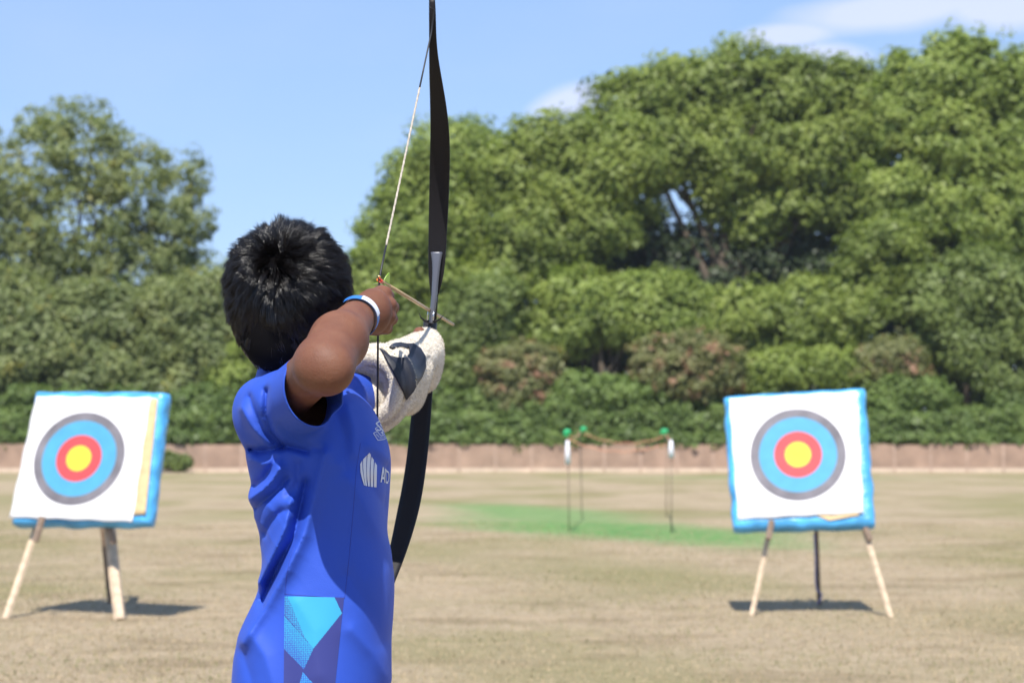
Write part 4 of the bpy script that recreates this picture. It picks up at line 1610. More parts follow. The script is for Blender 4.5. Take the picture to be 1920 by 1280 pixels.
def side_panel():
    """printed insert on the flank: navy with cyan blocks that break up into halftone dots"""
    nu, nv = 105, 330
    V = np.zeros((nu + 1, nv + 1, 3))
    colr = np.zeros((nu + 1, nv + 1, 4), np.float32)
    colr[..., 3] = 1
    navy = np.array([0.022, 0.032, 0.20])
    mid = np.array([0.03, 0.09, 0.50])
    cyan = np.array([0.025, 0.33, 0.58])

    def inside(x, y, poly):
        c = False
        j = len(poly) - 1
        for i in range(len(poly)):
            xi, yi = poly[i]
            xj, yj = poly[j]
            if (yi > y) != (yj > y) and x < (xj - xi) * (y - yi) / (yj - yi) + xi:
                c = not c
            j = i
        return c
    big = [(534, 1110), (625, 1112), (641, 1146), (588, 1213), (532, 1150)]
    fade = [(530, 1150), (588, 1213), (570, 1253), (532, 1215)]
    fade2 = [(533, 1112), (536, 1112), (562, 1160), (575, 1200), (555, 1232), (530, 1215)]
    blue = [(588, 1205), (570, 1253), (556, 1238), (572, 1200)]
    low = [(568, 1258), (592, 1284), (575, 1340), (556, 1300)]
    right = [(570, 1254), (596, 1285), (590, 1350), (628, 1350), (640, 1150)]
    for i in range(nu + 1):
        for j in range(nv + 1):
            s = i / nu
            py = 1117 + j
            xl = 534 - 2.0 * min(j / 165, 1.4)
            xr = 645 - 17.0 * min(j / 165, 1.6)
            px = xl + (xr - xl) * s
            h, nn = on_shirt(px, py + 2.5 * s)
            if h is None:
                h, nn = V[i, j - 1], np.array([0, -1, 0])
            V[i, j] = h + nn / np.linalg.norm(nn) * 0.0006 * (1 if nn[1] < 0 else -1)
            dot = (0.5 + 0.25 * (math.cos(2 * math.pi * px / 3.4) + math.cos(2 * math.pi * py / 3.4)))
            c = navy
            if inside(px, py, big):
                c = cyan
                # fine halftone towards the left edge
                e = (px - 534) - (py - 1117) * 0.42
                if e < 6:
                    c = cyan if dot > 0.42 - 0.012 * (e - 6) * 0 + min(0.3, (6 - e) / 120) else navy * 1.5
            elif inside(px, py, fade):
                dd = ((py - 1150) - (px - 532) * 1.1) / 70
                c = cyan * 0.9 if dot > 0.3 + 0.4 * dd else mid * 0.8
            elif inside(px, py, blue):
                c = mid * 1.1
            elif inside(px, py, low):
                c = cyan if dot > 0.55 else mid
            colr[i, j, :3] = c
    f_ = []
    idx = lambda i, j: i * (nv + 1) + j
    I, J = np.meshgrid(np.arange(nu), np.arange(nv), indexing='ij')
    a = (I * (nv + 1) + J).ravel()
    Fq = np.stack([a, a + 1, a + nv + 2, a + nv + 1], 1)
    me = mesh_np('side_panel', V.reshape(-1, 3), Fq)
    at = me.color_attributes.new('print', 'FLOAT_COLOR', 'POINT')
    at.data.foreach_set('color', colr.reshape(-1, 4).ravel())
    mt, t, b = new_mat('panel_print')
    an = N(t, 'ShaderNodeAttribute', attribute_name='print')
    L(t, an.outputs['Color'], b.inputs['Base Color'])
    b.inputs['Roughness'].default_value = 0.6
    b.inputs['Sheen Weight'].default_value = 0.2
    link('side_panel', me, mt, shirt_o, True)


side_panel()

M['print_white'] = simple('print_white', (0.66, 0.68, 0.76), 0.6)


def decal(name, polys, off=0.0008, mat='print_white', step=1.5):
    """flat print shapes (photo pixel polygons, convex-ish) laid onto the shirt"""
    vs, fs = [], []
    for poly in polys:
        bm = bmesh.new()
        vv = [bm.verts.new((p[0], p[1], 0)) for p in poly]
        bm.faces.new(vv)
        bmesh.ops.triangulate(bm, faces=bm.faces)
        for _ in range(3):
            es = [e for e in bm.edges if e.calc_length() > step * 2]
            if not es:
                break
            bmesh.ops.subdivide_edges(bm, edges=es, cuts=2)
            bmesh.ops.triangulate(bm, faces=bm.faces)
        bm.verts.index_update()
        b0 = len(vs)
        ok = {}
        for v in bm.verts:
            h, nn = on_shirt(v.co.x, v.co.y)
            if h is None or h[1] > 3.75:
                continue
            ok[v.index] = b0 + len(ok)
            vs.append(h + nn * (off if np.dot(nn, ray(v.co.x, v.co.y)) < 0 else -off))
        for f_ in bm.faces:
            if all(v.index in ok for v in f_.verts):
                fs.append([ok[v.index] for v in f_.verts])
        bm.free()
    me = mesh_np(name, vs, fs)
    return link(name, me, M[mat], shirt_o, True)


def z2(pts, ox, oy, sc):
    return [(ox + x / sc, oy + y / sc) for x, y in pts]


# five leaning bars of the chest print (traced at 16x)
bars = [
    [(215, 365), (225, 640), (262, 900), (298, 1115), (268, 1110), (205, 900), (165, 720), (155, 470)],
    [(348, 215), (335, 500), (345, 1000), (360, 1130), (312, 1130), (262, 820), (240, 560), (240, 330)],
    [(430, 130), (472, 190), (440, 620), (438, 1145), (388, 1145), (355, 820), (352, 500), (372, 200)],
    [(495, 250), (562, 350), (548, 700), (540, 1158), (468, 1155), (462, 700), (470, 420)],
    [(590, 412), (656, 510), (642, 1165), (568, 1162), (566, 700)],
]
decal('chest_logo', [z2(b_, 665, 840, 16.0) for b_ in bars])
letA = [[(828, 565), (860, 565), (905, 1035), (880, 1035), (845, 700)], [(828, 565), (850, 700), (795, 1015), (760, 1015)], [(800, 860), (868, 860), (872, 925), (792, 925)]]
letD = [[(895, 610), (925, 610), (935, 1040), (925, 1040)], [(905, 610), (950, 660), (1000, 690), (1000, 745), (950, 720), (912, 690)],
        [(1000, 690), (1024, 760), (1024, 880), (1012, 1000), (992, 1000), (1004, 860), (998, 745)], [(930, 1000), (992, 985), (990, 1050), (940, 1065)]]
decal('lettering', [z2(b_, 665, 840, 16.0) for b_ in letA + letD])


def stroke(pts, w, close=False):
    o = []
    seq = list(zip(pts[:-1], pts[1:])) + ([(pts[-1], pts[0])] if close else [])
    for a, b in seq:
        dx, dy = b[0] - a[0], b[1] - a[1]
        l_ = math.hypot(dx, dy) + 1e-9
        nx, ny = -dy / l_ * w / 2, dx / l_ * w / 2
        o.append([(a[0] + nx, a[1] + ny), (b[0] + nx, b[1] + ny), (b[0] - nx, b[1] - ny), (a[0] - nx, a[1] - ny)])
    return o


cr = []
cr += stroke([(545, 240), (365, 355), (690, 690), (740, 700)], 62)
cr += stroke([(560, 385), (690, 560)], 50)
cr += stroke([(440, 520), (320, 600), (600, 950), (840, 850)], 34)
cr += stroke([(400, 640), (520, 690), (600, 640)], 60) + stroke([(660, 790), (700, 850)], 70) + stroke([(590, 800), (720, 720)], 40)
cr += stroke([(400, 745), (240, 820), (460, 1160), (760, 1110), (915, 1000)], 32)
# banner lettering TRAINING along the bent ribbon
rib = [(340, 850), (560, 1050), (880, 960)]
word = "TRAINING"
glyph = {'T': [[(0, 1), (1, 1)], [(.5, 1), (.5, 0)]], 'R': [[(0, 0), (0, 1), (.9, .9), (.9, .6), (0, .5), (1, 0)]], 'A': [[(0, 0), (.5, 1), (1, 0)], [(.2, .4), (.8, .4)]],
         'I': [[(.5, 0), (.5, 1)]], 'N': [[(0, 0), (0, 1), (1, 0), (1, 1)]], 'G': [[(1, .8), (.5, 1), (0, .5), (.5, 0), (1, .2), (1, .5), (.6, .5)]]}
for k, ch in enumerate(word):
    s = (k + 0.5) / len(word) * 2
    a, b_ = (rib[0], rib[1]) if s < 1 else (rib[1], rib[2])
    s2 = s if s < 1 else s - 1
    c0 = (a[0] + (b_[0] - a[0]) * s2, a[1] + (b_[1] - a[1]) * s2)
    dx, dy = b_[0] - a[0], b_[1] - a[1]
    l_ = math.hypot(dx, dy)
    ex = (dx / l_ * 52, dy / l_ * 52)
    ey = (dy / l_ * 80 if s < 1 else 20, -dx / l_ * 80 if s < 1 else -85)
    for st in glyph[ch]:
        q = [(c0[0] + ex[0] * (x - .5) + ey[0] * (y - .5), c0[1] + ex[1] * (x - .5) + ey[1] * (y - .5)) for x, y in st]
        cr += stroke(q, 13)
decal('crest', [z2(b_, 690, 780, 25.6) for b_ in cr], step=1.0)


# ---- shorts and shoes (below the frame)
def lower_clothes():
    f = Field((-0.52, 3.18, 0.36), (-0.14, 3.70, 0.74), 0.005)
    f.cap((-0.325, 3.385, 0.67), (-0.325, 3.475, 0.67), 0.082, k=0.03)
    f.cap((-0.322, 3.375, 0.64), (-0.305, 3.335, 0.42), 0.078, 0.080, k=0.02)
    f.cap((-0.322, 3.49, 0.64), (-0.305, 3.56, 0.42), 0.078, 0.080, k=0.02)
    V, Fq = f.mesh(2)
    V, Fq = keep_faces(V, Fq, lambda v: 0.42 - v[:, 2])
    sh = link('shorts', mesh_np('shorts', V, Fq), simple('shorts_fabric', (0.012, 0.014, 0.03), 0.7, bump=(300, 0.3, 0.001)), person, True)
    sm = sh.modifiers.new('t', 'SOLIDIFY')
    sm.thickness = 0.003
    for y in (3.31, 3.59):
        f = Field((-0.45, y - 0.08, -0.01), (-0.14, y + 0.08, 0.14), 0.004)
        f.cap((-0.345, y, 0.045), (-0.23, y, 0.036), 0.044, 0.036, k=0.02)
        f.cap((-0.335, y, 0.07), (-0.325, y, 0.09), 0.040, 0.038, k=0.02)
        f.add(lambda X, Y, Z: 0.006 - Z + 0 * X + 0 * Y, (-0.45, y - 0.08, -0.01), (-0.14, y + 0.08, 0.14), 0.0, op='cut') if False else None
        V, Fq = f.mesh(2)
        V[:, 2] = np.maximum(V[:, 2], 0.004)
        link('shoe', mesh_np('shoe', V, Fq), simple('shoe_leather', (0.03, 0.03, 0.035), 0.45), person, True)


lower_clothes()


# ---- hair
def hair():
    rng = np.random.default_rng(21)
    W = np.array([0, -0.86, 0.22])          # whorl in head axes (right, forward, up)
    tgt = P(508, 500, 3.30) - HEADC
    W = np.array([tgt @ hR, tgt @ hF, tgt @ hU])
    W /= np.linalg.norm(W)
    rad = np.array([0.087, 0.099, 0.091])
    cen = np.array([0, -0.002, 0.014])

    def hairline(d):
        """d unit vectors in head axes; True where hair grows"""
        r, f_, u = d[:, 0], d[:, 1], d[:, 2]
        top = u > 0.42
        side = (f_ < 0.28 + 0.25 * u) & (u > -0.50 + 0.0 * r)
        back = (f_ < -0.12) & (u > -0.93)
        temple = (u > 0.0) & (f_ < 0.62)
        return ((top & (f_ < 0.80)) | side & (f_ < 0.45) | back | temple)
    # cap under the strands
    f = Field(HEADC - 0.15, HEADC + 0.15, 0.003)
    f.ell(HEADC + cen @ HR_, rad, HR_, k=0.0)
    f.ell(hp(0.000, -0.048, -0.044), (0.062, 0.050, 0.058), HR_, k=0.03)
    f.ell(hp(0.012, -0.046, -0.084), (0.044, 0.034, 0.044), HR_, k=0.03)
    V, Fq = f.mesh(2)
    loc = (V - HEADC) @ HR_.T - cen
    dd = loc / np.linalg.norm(loc, axis=1)[:, None]
    V, Fq = keep_faces(V, Fq, lambda v: np.where(hairline(((v - HEADC) @ HR_.T - cen) / np.linalg.norm((v - HEADC) @ HR_.T - cen, axis=1)[:, None]), -1.0, 1.0), snap=False)
    hm, t, b = new_mat('black_hair')
    b.inputs['Base Color'].default_value = (0.009, 0.0075, 0.008, 1)
    b.inputs['Roughness'].default_value = 0.25
    b.inputs['Specular IOR Level'].default_value = 0.75
    b.inputs['Anisotropic'].default_value = 0.0
    capm = simple('hair_base', (0.005, 0.0045, 0.005), 0.9, spec=0.1)
    hairo = link('hair', mesh_np('hair', V, Fq), capm, person, True)
    # strands
    bvh = BVHTree.FromPolygons([Vector(v) for v in V], [tuple(int(i) for i in q) for q in Fq])
    n = 90000
    d = rng.normal(size=(n * 2, 3))
    d /= np.linalg.norm(d, axis=1)[:, None]
    d = d[hairline(d)][:n]
    n = len(d)
    # root on cap surface
    roots = []
    keep = []
    o = HEADC + cen @ HR_
    dw = d @ HR_
    for i in range(n):
        h = bvh.ray_cast(Vector(o + dw[i] * 0.3), Vector(-dw[i]), 0.3)
        if h[0] is not None:
            roots.append(tuple(h[0]))
            keep.append(i)
    d = d[keep]
    roots = np.array(roots)
    n = len(d)
    ang = np.arccos(np.clip(d @ W, -1, 1))
    tan = d * np.cos(ang)[:, None] - W       # away from whorl
    tan /= np.linalg.norm(tan, axis=1)[:, None] + 1e-9
    swirl = np.cross(d, tan)
    # locks: quantise directions a little so that strands bunch
    nl = 3200
    lc = rng.normal(size=(nl, 3))
    lc /= np.linalg.norm(lc, axis=1)[:, None]
    li = np.argmax(d @ lc.T, axis=1)
    lj = rng.normal(size=(nl, 3)) * 0.22
    ls = 0.85 + 0.3 * rng.random(nl)
    lift = 0.68 - 0.30 * np.clip(ang / 1.3, 0, 1)
    lift = np.where(ang < 0.3, 0.85, lift)
    lift = lift + 0.0 * ang
    low = np.clip((-0.4 - d[:, 2]) / 0.5, 0, 1)
    lift = lift * (1 - 0.55 * low)
    tan = tan * np.clip(ang / 0.28, 0.2, 1)[:, None]
    sw = 0.45 * np.exp(-ang / 0.5)
    dir0 = d * lift[:, None] + tan * (1.0 - 0.25 * lift)[:, None] + swirl * sw[:, None] + lj[li] * (0.6 + 1.2 * np.exp(-(ang / 0.35) ** 2))[:, None] + rng.normal(size=(n, 3)) * 0.085
    dir0 /= np.linalg.norm(dir0, axis=1)[:, None]
    length = (0.028 + 0.011 * rng.random(n)) * ls[li] * (1 - 0.68 * low)
    length *= np.where(rng.random(n) < 0.04, 1.2, 1.0)
    K = 5
    pts = np.zeros((n, K + 1, 3))
    loc0 = (roots - HEADC) @ HR_.T
    pts[:, 0] = loc0 - d * 0.001
    cur = dir0.copy()
    tipdir = lc[li] * 0.006
    grav = np.array([0, 0, -1.0])
    for k in range(K):
        pts[:, k + 1] = pts[:, k] + cur * (length / K)[:, None]
        rr_ = pts[:, k + 1] / (np.linalg.norm(pts[:, k + 1], axis=1)[:, None] + 1e-9)
        cur = cur + grav * 0.05 - rr_ * 0.15 + rng.normal(size=(n, 3)) * 0.022
        cur /= np.linalg.norm(cur, axis=1)[:, None]
    # bunch tips towards lock centre lines
    lockmean = np.zeros((nl, 3))
    cntl = np.bincount(li, minlength=nl)
    for c in range(3):
        lockmean[:, c] = np.bincount(li, pts[:, K, c], nl) / np.maximum(cntl, 1)
    for k in range(1, K + 1):
        w = 0.34 * (k / K) ** 1.5
        rootm = pts[:, k]
        pts[:, k] = rootm + (lockmean[li] - pts[:, K]) * w
    wp = HEADC + pts @ HR_
    thick = 0.00030 * (0.7 + 0.6 * rng.random(n))
    prof = np.array([1.0, 1.0, 0.9, 0.75, 0.5, 0.12])
    tang = wp[:, -1] - wp[:, 0]
    tang /= np.linalg.norm(tang, axis=1)[:, None]
    ref = rng.normal(size=(n, 3))
    a = np.cross(tang, ref)
    a /= np.linalg.norm(a, axis=1)[:, None]
    b2 = np.cross(tang, a)
    rings = []
    for j in range(3):
        an = 2 * math.pi * j / 3
        off = (math.cos(an) * a + math.sin(an) * b2)[:, None, :] * (thick[:, None] * prof[None, :])[:, :, None]
        rings.append(wp + off)
    V = np.stack(rings, 2).reshape(-1, 3)         # n, K+1, 3, 3
    base = (np.arange(n) * (K + 1) * 3)[:, None, None]
    kk = (np.arange(K) * 3)[None, :, None]
    jj = np.arange(3)[None, None, :]
    j2 = (jj + 1) % 3
    A = base + kk + jj
    B = base + kk + j2
    Fq = np.stack([A, B, B + 3, A + 3], -1).reshape(-1, 4)
    me = mesh_np('strands', V, Fq)
    ob = link('strands', me, hm, hairo, True)


hair()


# ---- wristband
def band_ring(c, ax, ra, rb, w, th_, up, a0, a1, name, mat, parent, n_=40, tilt=0.0):
    ax = ax / np.linalg.norm(ax)
    e1 = up - ax * np.dot(up, ax)
    e1 /= np.linalg.norm(e1)
    e2 = np.cross(ax, e1)
    v, f_ = [], []
    for i in range(n_ + 1):
        a = a0 + (a1 - a0) * i / n_
        o = math.cos(a) * e1 * ra + math.sin(a) * e2 * rb
        on = o / np.linalg.norm(o)
        for s, q in ((-1, 0), (1, 0), (1, 1), (-1, 1)):
            v.append(c + o + on * th_ * q + ax * w / 2 * s)
    for i in range(n_):
        for k in range(4):
            a, b = i * 4 + k, i * 4 + (k + 1) % 4
            f_.append((a, b, b + 4, a + 4))
    f_.append((0, 1, 2, 3))
    f_.append((n_ * 4 + 3, n_ * 4 + 2, n_ * 4 + 1, n_ * 4))
    me = bpy.data.meshes.new(name)
    me.from_pydata([tuple(p) for p in v], [], f_)
    return link(name, me, mat, parent)


wb = empty('wristband', WR)
wb.location = tuple(WR - root_of(person))
wb.parent = person
axw = WR - ELB
upw = np.array([0, 0, 1.0])
cb = WR + (ELB - WR) * 0.02
band_ring(cb, axw, 0.0322, 0.0322, 0.013, 0.0007, upw, math.radians(-35), math.radians(290), 'band', simple('band_blue', (0.03, 0.17, 0.55), 0.4), wb, 60)
band_ring(cb, axw, 0.0331, 0.0331, 0.0136, 0.0008, upw, math.radians(18), math.radians(86), 'label_strip', simple('band_white', (0.72, 0.76, 0.84), 0.4), wb, 20)


# ---- fleece sleeve over the bow arm
def noise3(X, Y, Z, s, seed):
    r = np.random.default_rng(seed)
    o = 0
    for i in range(6):
        k = r.normal(size=3)
        k = k / np.linalg.norm(k) * s * r.uniform(.6, 1.5)
        o = o + np.sin(k[0] * X + k[1] * Y + k[2] * Z + r.uniform(0, 6.28))
    return o / 6


CUFF = P(688, 727, 3.60)
AXL = P(790, 672, 3.87) - CUFF
AXL /= np.linalg.norm(AXL)
CAX = np.array([0.42, 0.88, 0.12])
CAX /= np.linalg.norm(CAX)


def fleece():
    f = Field((-0.34, 3.52, 1.05), (-0.08, 4.02, 1.36), 0.0022)
    a0 = P(706, 724, 3.66)
    a1 = P(752, 694, 3.78)
    a2 = P(786, 664, 3.885)
    f.cap(a0, a1, 0.061, 0.050, k=0.01)
    f.cap(a1, a2, 0.050, 0.040, k=0.02)
    f.ell(P(800, 655, 3.925), (0.032, 0.045, 0.041), k=0.018)
    f.ell(P(797, 690, 3.905), (0.030, 0.036, 0.046), k=0.02)
    f.ell(P(762, 745, 3.80), (0.030, 0.04, 0.032), k=0.03)
    # hanging tail under the forearm
    f.cap(P(742, 745, 3.74), P(716, 788, 3.69), 0.034, 0.020, k=0.02)
    f.cap(P(700, 780, 3.67), P(726, 770, 3.71), 0.022, 0.022, k=0.015)
    # hollow of the cuff
    f.cap(CUFF - CAX * 0.06, CUFF - CAX * 0.012, 0.046, 0.040, k=0.008, op='cut')
    f.cap(P(694, 742, 3.63), P(720, 722, 3.70), 0.030, 0.034, k=0.004)     # inner layer of cloth

    def torus(R, r, off, sq=1.0, op='u'):
        c = CUFF + CAX * off
        e1 = np.cross(CAX, [0, 0, 1.0])
        e1 /= np.linalg.norm(e1)
        e2 = np.cross(e1, CAX)

        def fn(X, Y, Z):
            dx, dy, dz = X - c[0], Y - c[1], Z - c[2]
            h = dx * CAX[0] + dy * CAX[1] + dz * CAX[2]
            u = dx * e1[0] + dy * e1[1] + dz * e1[2]
            v = dx * e2[0] + dy * e2[1] + dz * e2[2]
            an = np.arctan2(v, u)
            q = np.sqrt(u * u + v * v) - R * (1 + 0.05 * np.sin(2 * an + 0.6))
            return np.sqrt(q * q + (h * sq) ** 2) - r
        f.add(fn, c - R - r, c + R + r, 0.006, op)
    torus(0.054, 0.0135, 0.004)
    torus(0.060, 0.0150, 0.030)
    torus(0.0395, 0.0050, -0.010, 1.0, 'cut')
    torus(0.0690, 0.0035, 0.016, 1.0, 'cut')
    # deep creases near the elbow side and the wrist
    for p0, p1, r in ((P(766, 752, 3.74), P(722, 792, 3.66), 0.006),):
        f.cap(p0, p1, r, k=0.008, op='cut')

    def nn(X, Y, Z):
        return 0.0004 * noise3(X, Y, Z, 420, 3) + 0.0012 * noise3(X, Y, Z, 45, 5)
    f.add(nn, (-0.34, 3.52, 1.05), (-0.08, 4.02, 1.36), 0.0, op='add')
    V, Fq = f.mesh(1)
    mt, t, b = new_mat('cream_fleece')
    co = N(t, 'ShaderNodeTexCoord')
    nz = N(t, 'ShaderNodeTexNoise', i_Scale=420.0, i_Detail=4.0)
    L(t, co.outputs['Object'], nz.inputs['Vector'])
    mx = N(t, 'ShaderNodeMix', data_type='RGBA')
    mx.inputs[6].default_value = (0.64, 0.565, 0.455, 1)
    mx.inputs[7].default_value = (0.76, 0.70, 0.60, 1)
    mr = N(t, 'ShaderNodeMapRange', n1=0.35, n2=0.6)
    L(t, nz.outputs[0], mr.inputs[0])
    L(t, mr.outputs[0], mx.inputs[0])
    L(t, mx.outputs[2], b.inputs['Base Color'])
    b.inputs['Roughness'].default_value = 0.95
    b.inputs['Specular IOR Level'].default_value = 0.1
    b.inputs['Sheen Weight'].default_value = 0.5
    bp = N(t, 'ShaderNodeBump', i_Strength=0.8, i_Distance=0.003)
    L(t, nz.outputs[0], bp.inputs['Height'])
    L(t, bp.outputs[0], b.inputs['Normal'])
    o = link('fleece_sleeve', mesh_np('fleece_sleeve', V, Fq), mt, person, True)
    # terry fuzz
    rg = np.random.default_rng(8)
    n = 42000
    fi = rg.integers(0, len(Fq), n)
    w = rg.dirichlet([1, 1, 1, 1], n)
    q = V[Fq[fi]]
    p = (q * w[:, :, None]).sum(1)
    nn_ = np.cross(q[:, 2] - q[:, 0], q[:, 3] - q[:, 1])
    nn_ /= np.linalg.norm(nn_, axis=1)[:, None] + 1e-12
    d = nn_ + rg.normal(size=(n, 3)) * 0.6
    d /= np.linalg.norm(d, axis=1)[:, None]
    tt_ = np.cross(d, rg.normal(size=(n, 3)))
    tt_ /= np.linalg.norm(tt_, axis=1)[:, None]
    hl = 0.0014 + 0.0018 * rg.random(n)
    v = np.stack([p - tt_ * 0.0005, p + tt_ * 0.0005, p + d * hl[:, None]], 1).reshape(-1, 3)
    link('fuzz', mesh_np('fuzz', v, np.arange(3 * n).reshape(-1, 3)), mt, o, False)
    return o, BVHTree.FromPolygons([Vector(v) for v in V], [tuple(int(i) for i in q) for q in Fq])


fleece_o, FBVH = fleece()


def wrap_patch(name, poly, thick, mat, parent, grid=2.0, off=0.002):
    """soft sheet with an outline in photo pixels lying on the fleece"""
    bm = bmesh.new()
    vv = [bm.verts.new((p[0], p[1], 0)) for p in poly]
    bm.faces.new(vv)
    bmesh.ops.triangulate(bm, faces=bm.faces)
    for _ in range(4):
        es = [e for e in bm.edges if e.calc_length() > grid * 1.6]
        if not es:
            break
        bmesh.ops.subdivide_edges(bm, edges=es, cuts=1)
        bmesh.ops.triangulate(bm, faces=bm.faces)
    for v in list(bm.verts):
        h = FBVH.ray_cast(Vector(EYE), Vector(ray(v.co.x, v.co.y)).normalized())
        if h[0] is None:
            bm.verts.remove(v)
            continue
        v.co = h[0] + Vector(-ray(v.co.x, v.co.y)).normalized() * off
    for _ in range(14):
        bmesh.ops.smooth_vert(bm, verts=[v for v in bm.verts if not v.is_boundary], factor=0.5, use_axis_x=True, use_axis_y=True, use_axis_z=True)
    for v in bm.verts:
        d = (v.co - Vector(EYE))
        h = FBVH.ray_cast(Vector(EYE), d.normalized())
        if h[0] is not None and d.length > (h[0] - Vector(EYE)).length - off * 0.8:
            v.co = Vector(EYE) + d.normalized() * ((h[0] - Vector(EYE)).length - off * 0.8)
    bmesh.ops.recalc_face_normals(bm, faces=bm.faces)
    me = bpy.data.meshes.new(name)
    bm.to_mesh(me)
    bm.free()
    o = link(name, me, mat, parent, True)
    s = o.modifiers.new('t', 'SOLIDIFY')
    s.thickness = thick
    s.offset = 0
    return o


M['guard'] = simple('guard_black', (0.012, 0.014, 0.024), 0.55, noise=(40, 0.3), bump=(120, 0.3, 0.001))
z4 = lambda pts: [(600 + x / 3.657, 480 + y / 3.657) for x, y in pts]
wrap_patch('arm_guard', z4([(405, 632), (440, 648), (480, 685), (530, 697), (590, 695), (615, 665), (612, 630), (598, 603), (640, 600), (690, 635), (722, 690), (722, 760),
                            (700, 825), (665, 875), (640, 930), (600, 978), (590, 985), (608, 930), (608, 890), (575, 830), (530, 750), (485, 695), (440, 655)]),
           0.003, M['guard'], fleece_o, off=0.005)
wrap_patch('strap', z4([(475, 622), (510, 600), (550, 594), (600, 603), (605, 632), (550, 622), (500, 632)]), 0.003, M['guard'], fleece_o, off=0.004)


# ------------------------------------------------------------------ the bow
AR = P(851, 609, 4.24) - NOCK
AR /= np.linalg.norm(AR)
bow = empty('bow', GRIP)
tag(bow, 'black recurve bow drawn by the child, its upper tip at the top of the picture', 'bow')
gloss, tg_, bg_ = new_mat('limb_black')
bg_.inputs['Base Color'].default_value = (0.012, 0.011, 0.013, 1)
bg_.inputs['Roughness'].default_value = 0.38
bg_.inputs['Specular IOR Level'].default_value = 0.45
limb_mat = simple('limb_black', (0.012, 0.011, 0.013), 0.5, bump=(25, 0.08, 0.002), spec=0.2)
riser_mat = simple('riser_grey', (0.10, 0.105, 0.13), 0.35, metal=0.2, spec=0.7)


def ribbon(name, rows, thick, mat, parent):
    """rows: (py, px, width px, Y)"""
    rows = sorted(rows)
    ys = np.array([r[0] for r in rows], float)
    t = np.linspace(ys[0], ys[-1], 60)

    def ip(k):
        v = np.array([r[k] for r in rows], float)
        o = np.interp(t, ys, v)
        for _ in range(6):
            o[1:-1] = (o[:-2] + 2 * o[1:-1] + o[2:]) / 4
        return o
    px, wd, Y = ip(1), ip(2), ip(3)
    c = np.array([P(a, b, d) for a, b, d in zip(px, t, Y)])
    tan = np.gradient(c, axis=0)
    tan /= np.linalg.norm(tan, axis=1)[:, None]
    V, Fs = [], []
    for i in range(len(t)):
        w = np.cross(tan[i], AR)
        w /= np.linalg.norm(w)
        nrm = np.cross(w, tan[i])
        nrm /= np.linalg.norm(nrm)
        hw = wd[i] / F * Y[i] / 2
        th_ = thick * (0.55 + 0.45 * min(1, wd[i] / 34)) / 2
        ch = min(0.0016, hw * .3)
        for a, b in ((-hw, -th_ * .4), (-hw + ch, -th_), (-hw * .5, -th_ * 1.12), (hw * .5, -th_ * 1.12), (hw - ch, -th_), (hw, -th_ * .4), (hw, th_ * .4), (hw - ch, th_), (-hw + ch, th_), (-hw, th_ * .4)):
            V.append(c[i] + w * a + nrm * b)
    m = 10
    for i in range(len(t) - 1):
        for k in range(m):
            Fs.append((i * m + k, i * m + (k + 1) % m, (i + 1) * m + (k + 1) % m, (i + 1) * m + k))
    Fs.append(tuple(range(m)))
    Fs.append(tuple((len(t) - 1) * m + k for k in range(m))[::-1])
    me = bpy.data.meshes.new(name)
    me.from_pydata([tuple(v) for v in V], [], Fs)
    bm = bmesh.new()
    bm.from_mesh(me)
    bmesh.ops.recalc_face_normals(bm, faces=bm.faces)
    bm.to_mesh(me)
    bm.free()
    return link(name, me, mat, parent, True)


ribbon('limb', [(-3, 810, 11, 3.682), (8, 810, 13, 3.68), (20, 811, 13, 3.68), (50, 811, 13, 3.69), (75, 811.5, 14, 3.70), (100, 812.5, 16, 3.72), (125, 814.5, 20, 3.74), (150, 817, 24, 3.765),
                (200, 822, 31.5, 3.81), (245, 825, 36, 3.845), (290, 825, 38.5, 3.875), (340, 824, 38, 3.90), (390, 822.5, 37, 3.915), (440, 820.5, 34.5, 3.925), (480, 819.5, 33, 3.93),
                (520, 817.5, 29, 3.933), (530, 817, 26, 3.934), (545, 815, 16, 3.935), (556, 814.5, 13, 3.935)], 0.0065, limb_mat, bow)
ribbon('limb', [(690, 800, 32, 3.935), (735, 793, 35.5, 3.93), (780, 789.5, 37.5, 3.92), (830, 785, 38.5, 3.90), (870, 780.5, 39, 3.88), (900, 776, 39.5, 3.865), (930, 771, 40, 3.85), (960, 764.5, 40, 3.83),
                (1000, 755, 36.5, 3.80), (1050, 741, 30, 3.76), (1085, 729, 25, 3.735), (1130, 716, 19, 3.71), (1180, 707, 14, 3.69), (1235, 703, 11, 3.68)], 0.0065, limb_mat, bow)
# riser: window section, grip and fades
ribbon('riser', [(474, 819, 22, 3.922), (490, 818.5, 16, 3.920), (510, 817.5, 13, 3.919), (530, 816, 11, 3.918), (560, 814, 10, 3.917), (590, 810, 9.5, 3.917), (606, 808, 9, 3.917)], 0.016, riser_mat, bow)
mbk = MB()
mbk.tube([P(816.5, 530, 3.945), P(814, 570, 3.948), P(810.5, 606, 3.948)], [0.007, 0.0065, 0.0075], 12)
mbk.build('riser_core', limb_mat, bow, True)
mbk = MB()
mbk.tube([P(807, 603, 3.935), P(806.5, 605, 3.935), P(806, 624, 3.935), P(805, 650, 3.94), P(803, 690, 3.94), P(801, 720, 3.938)], [0.0115, 0.0128, 0.0125, 0.0135, 0.014, 0.015], 16)
mbk.build('grip', simple('grip_black', (0.02, 0.02, 0.024), 0.55, bump=(150, 0.3, 0.001)), bow, True)
mbk = MB()
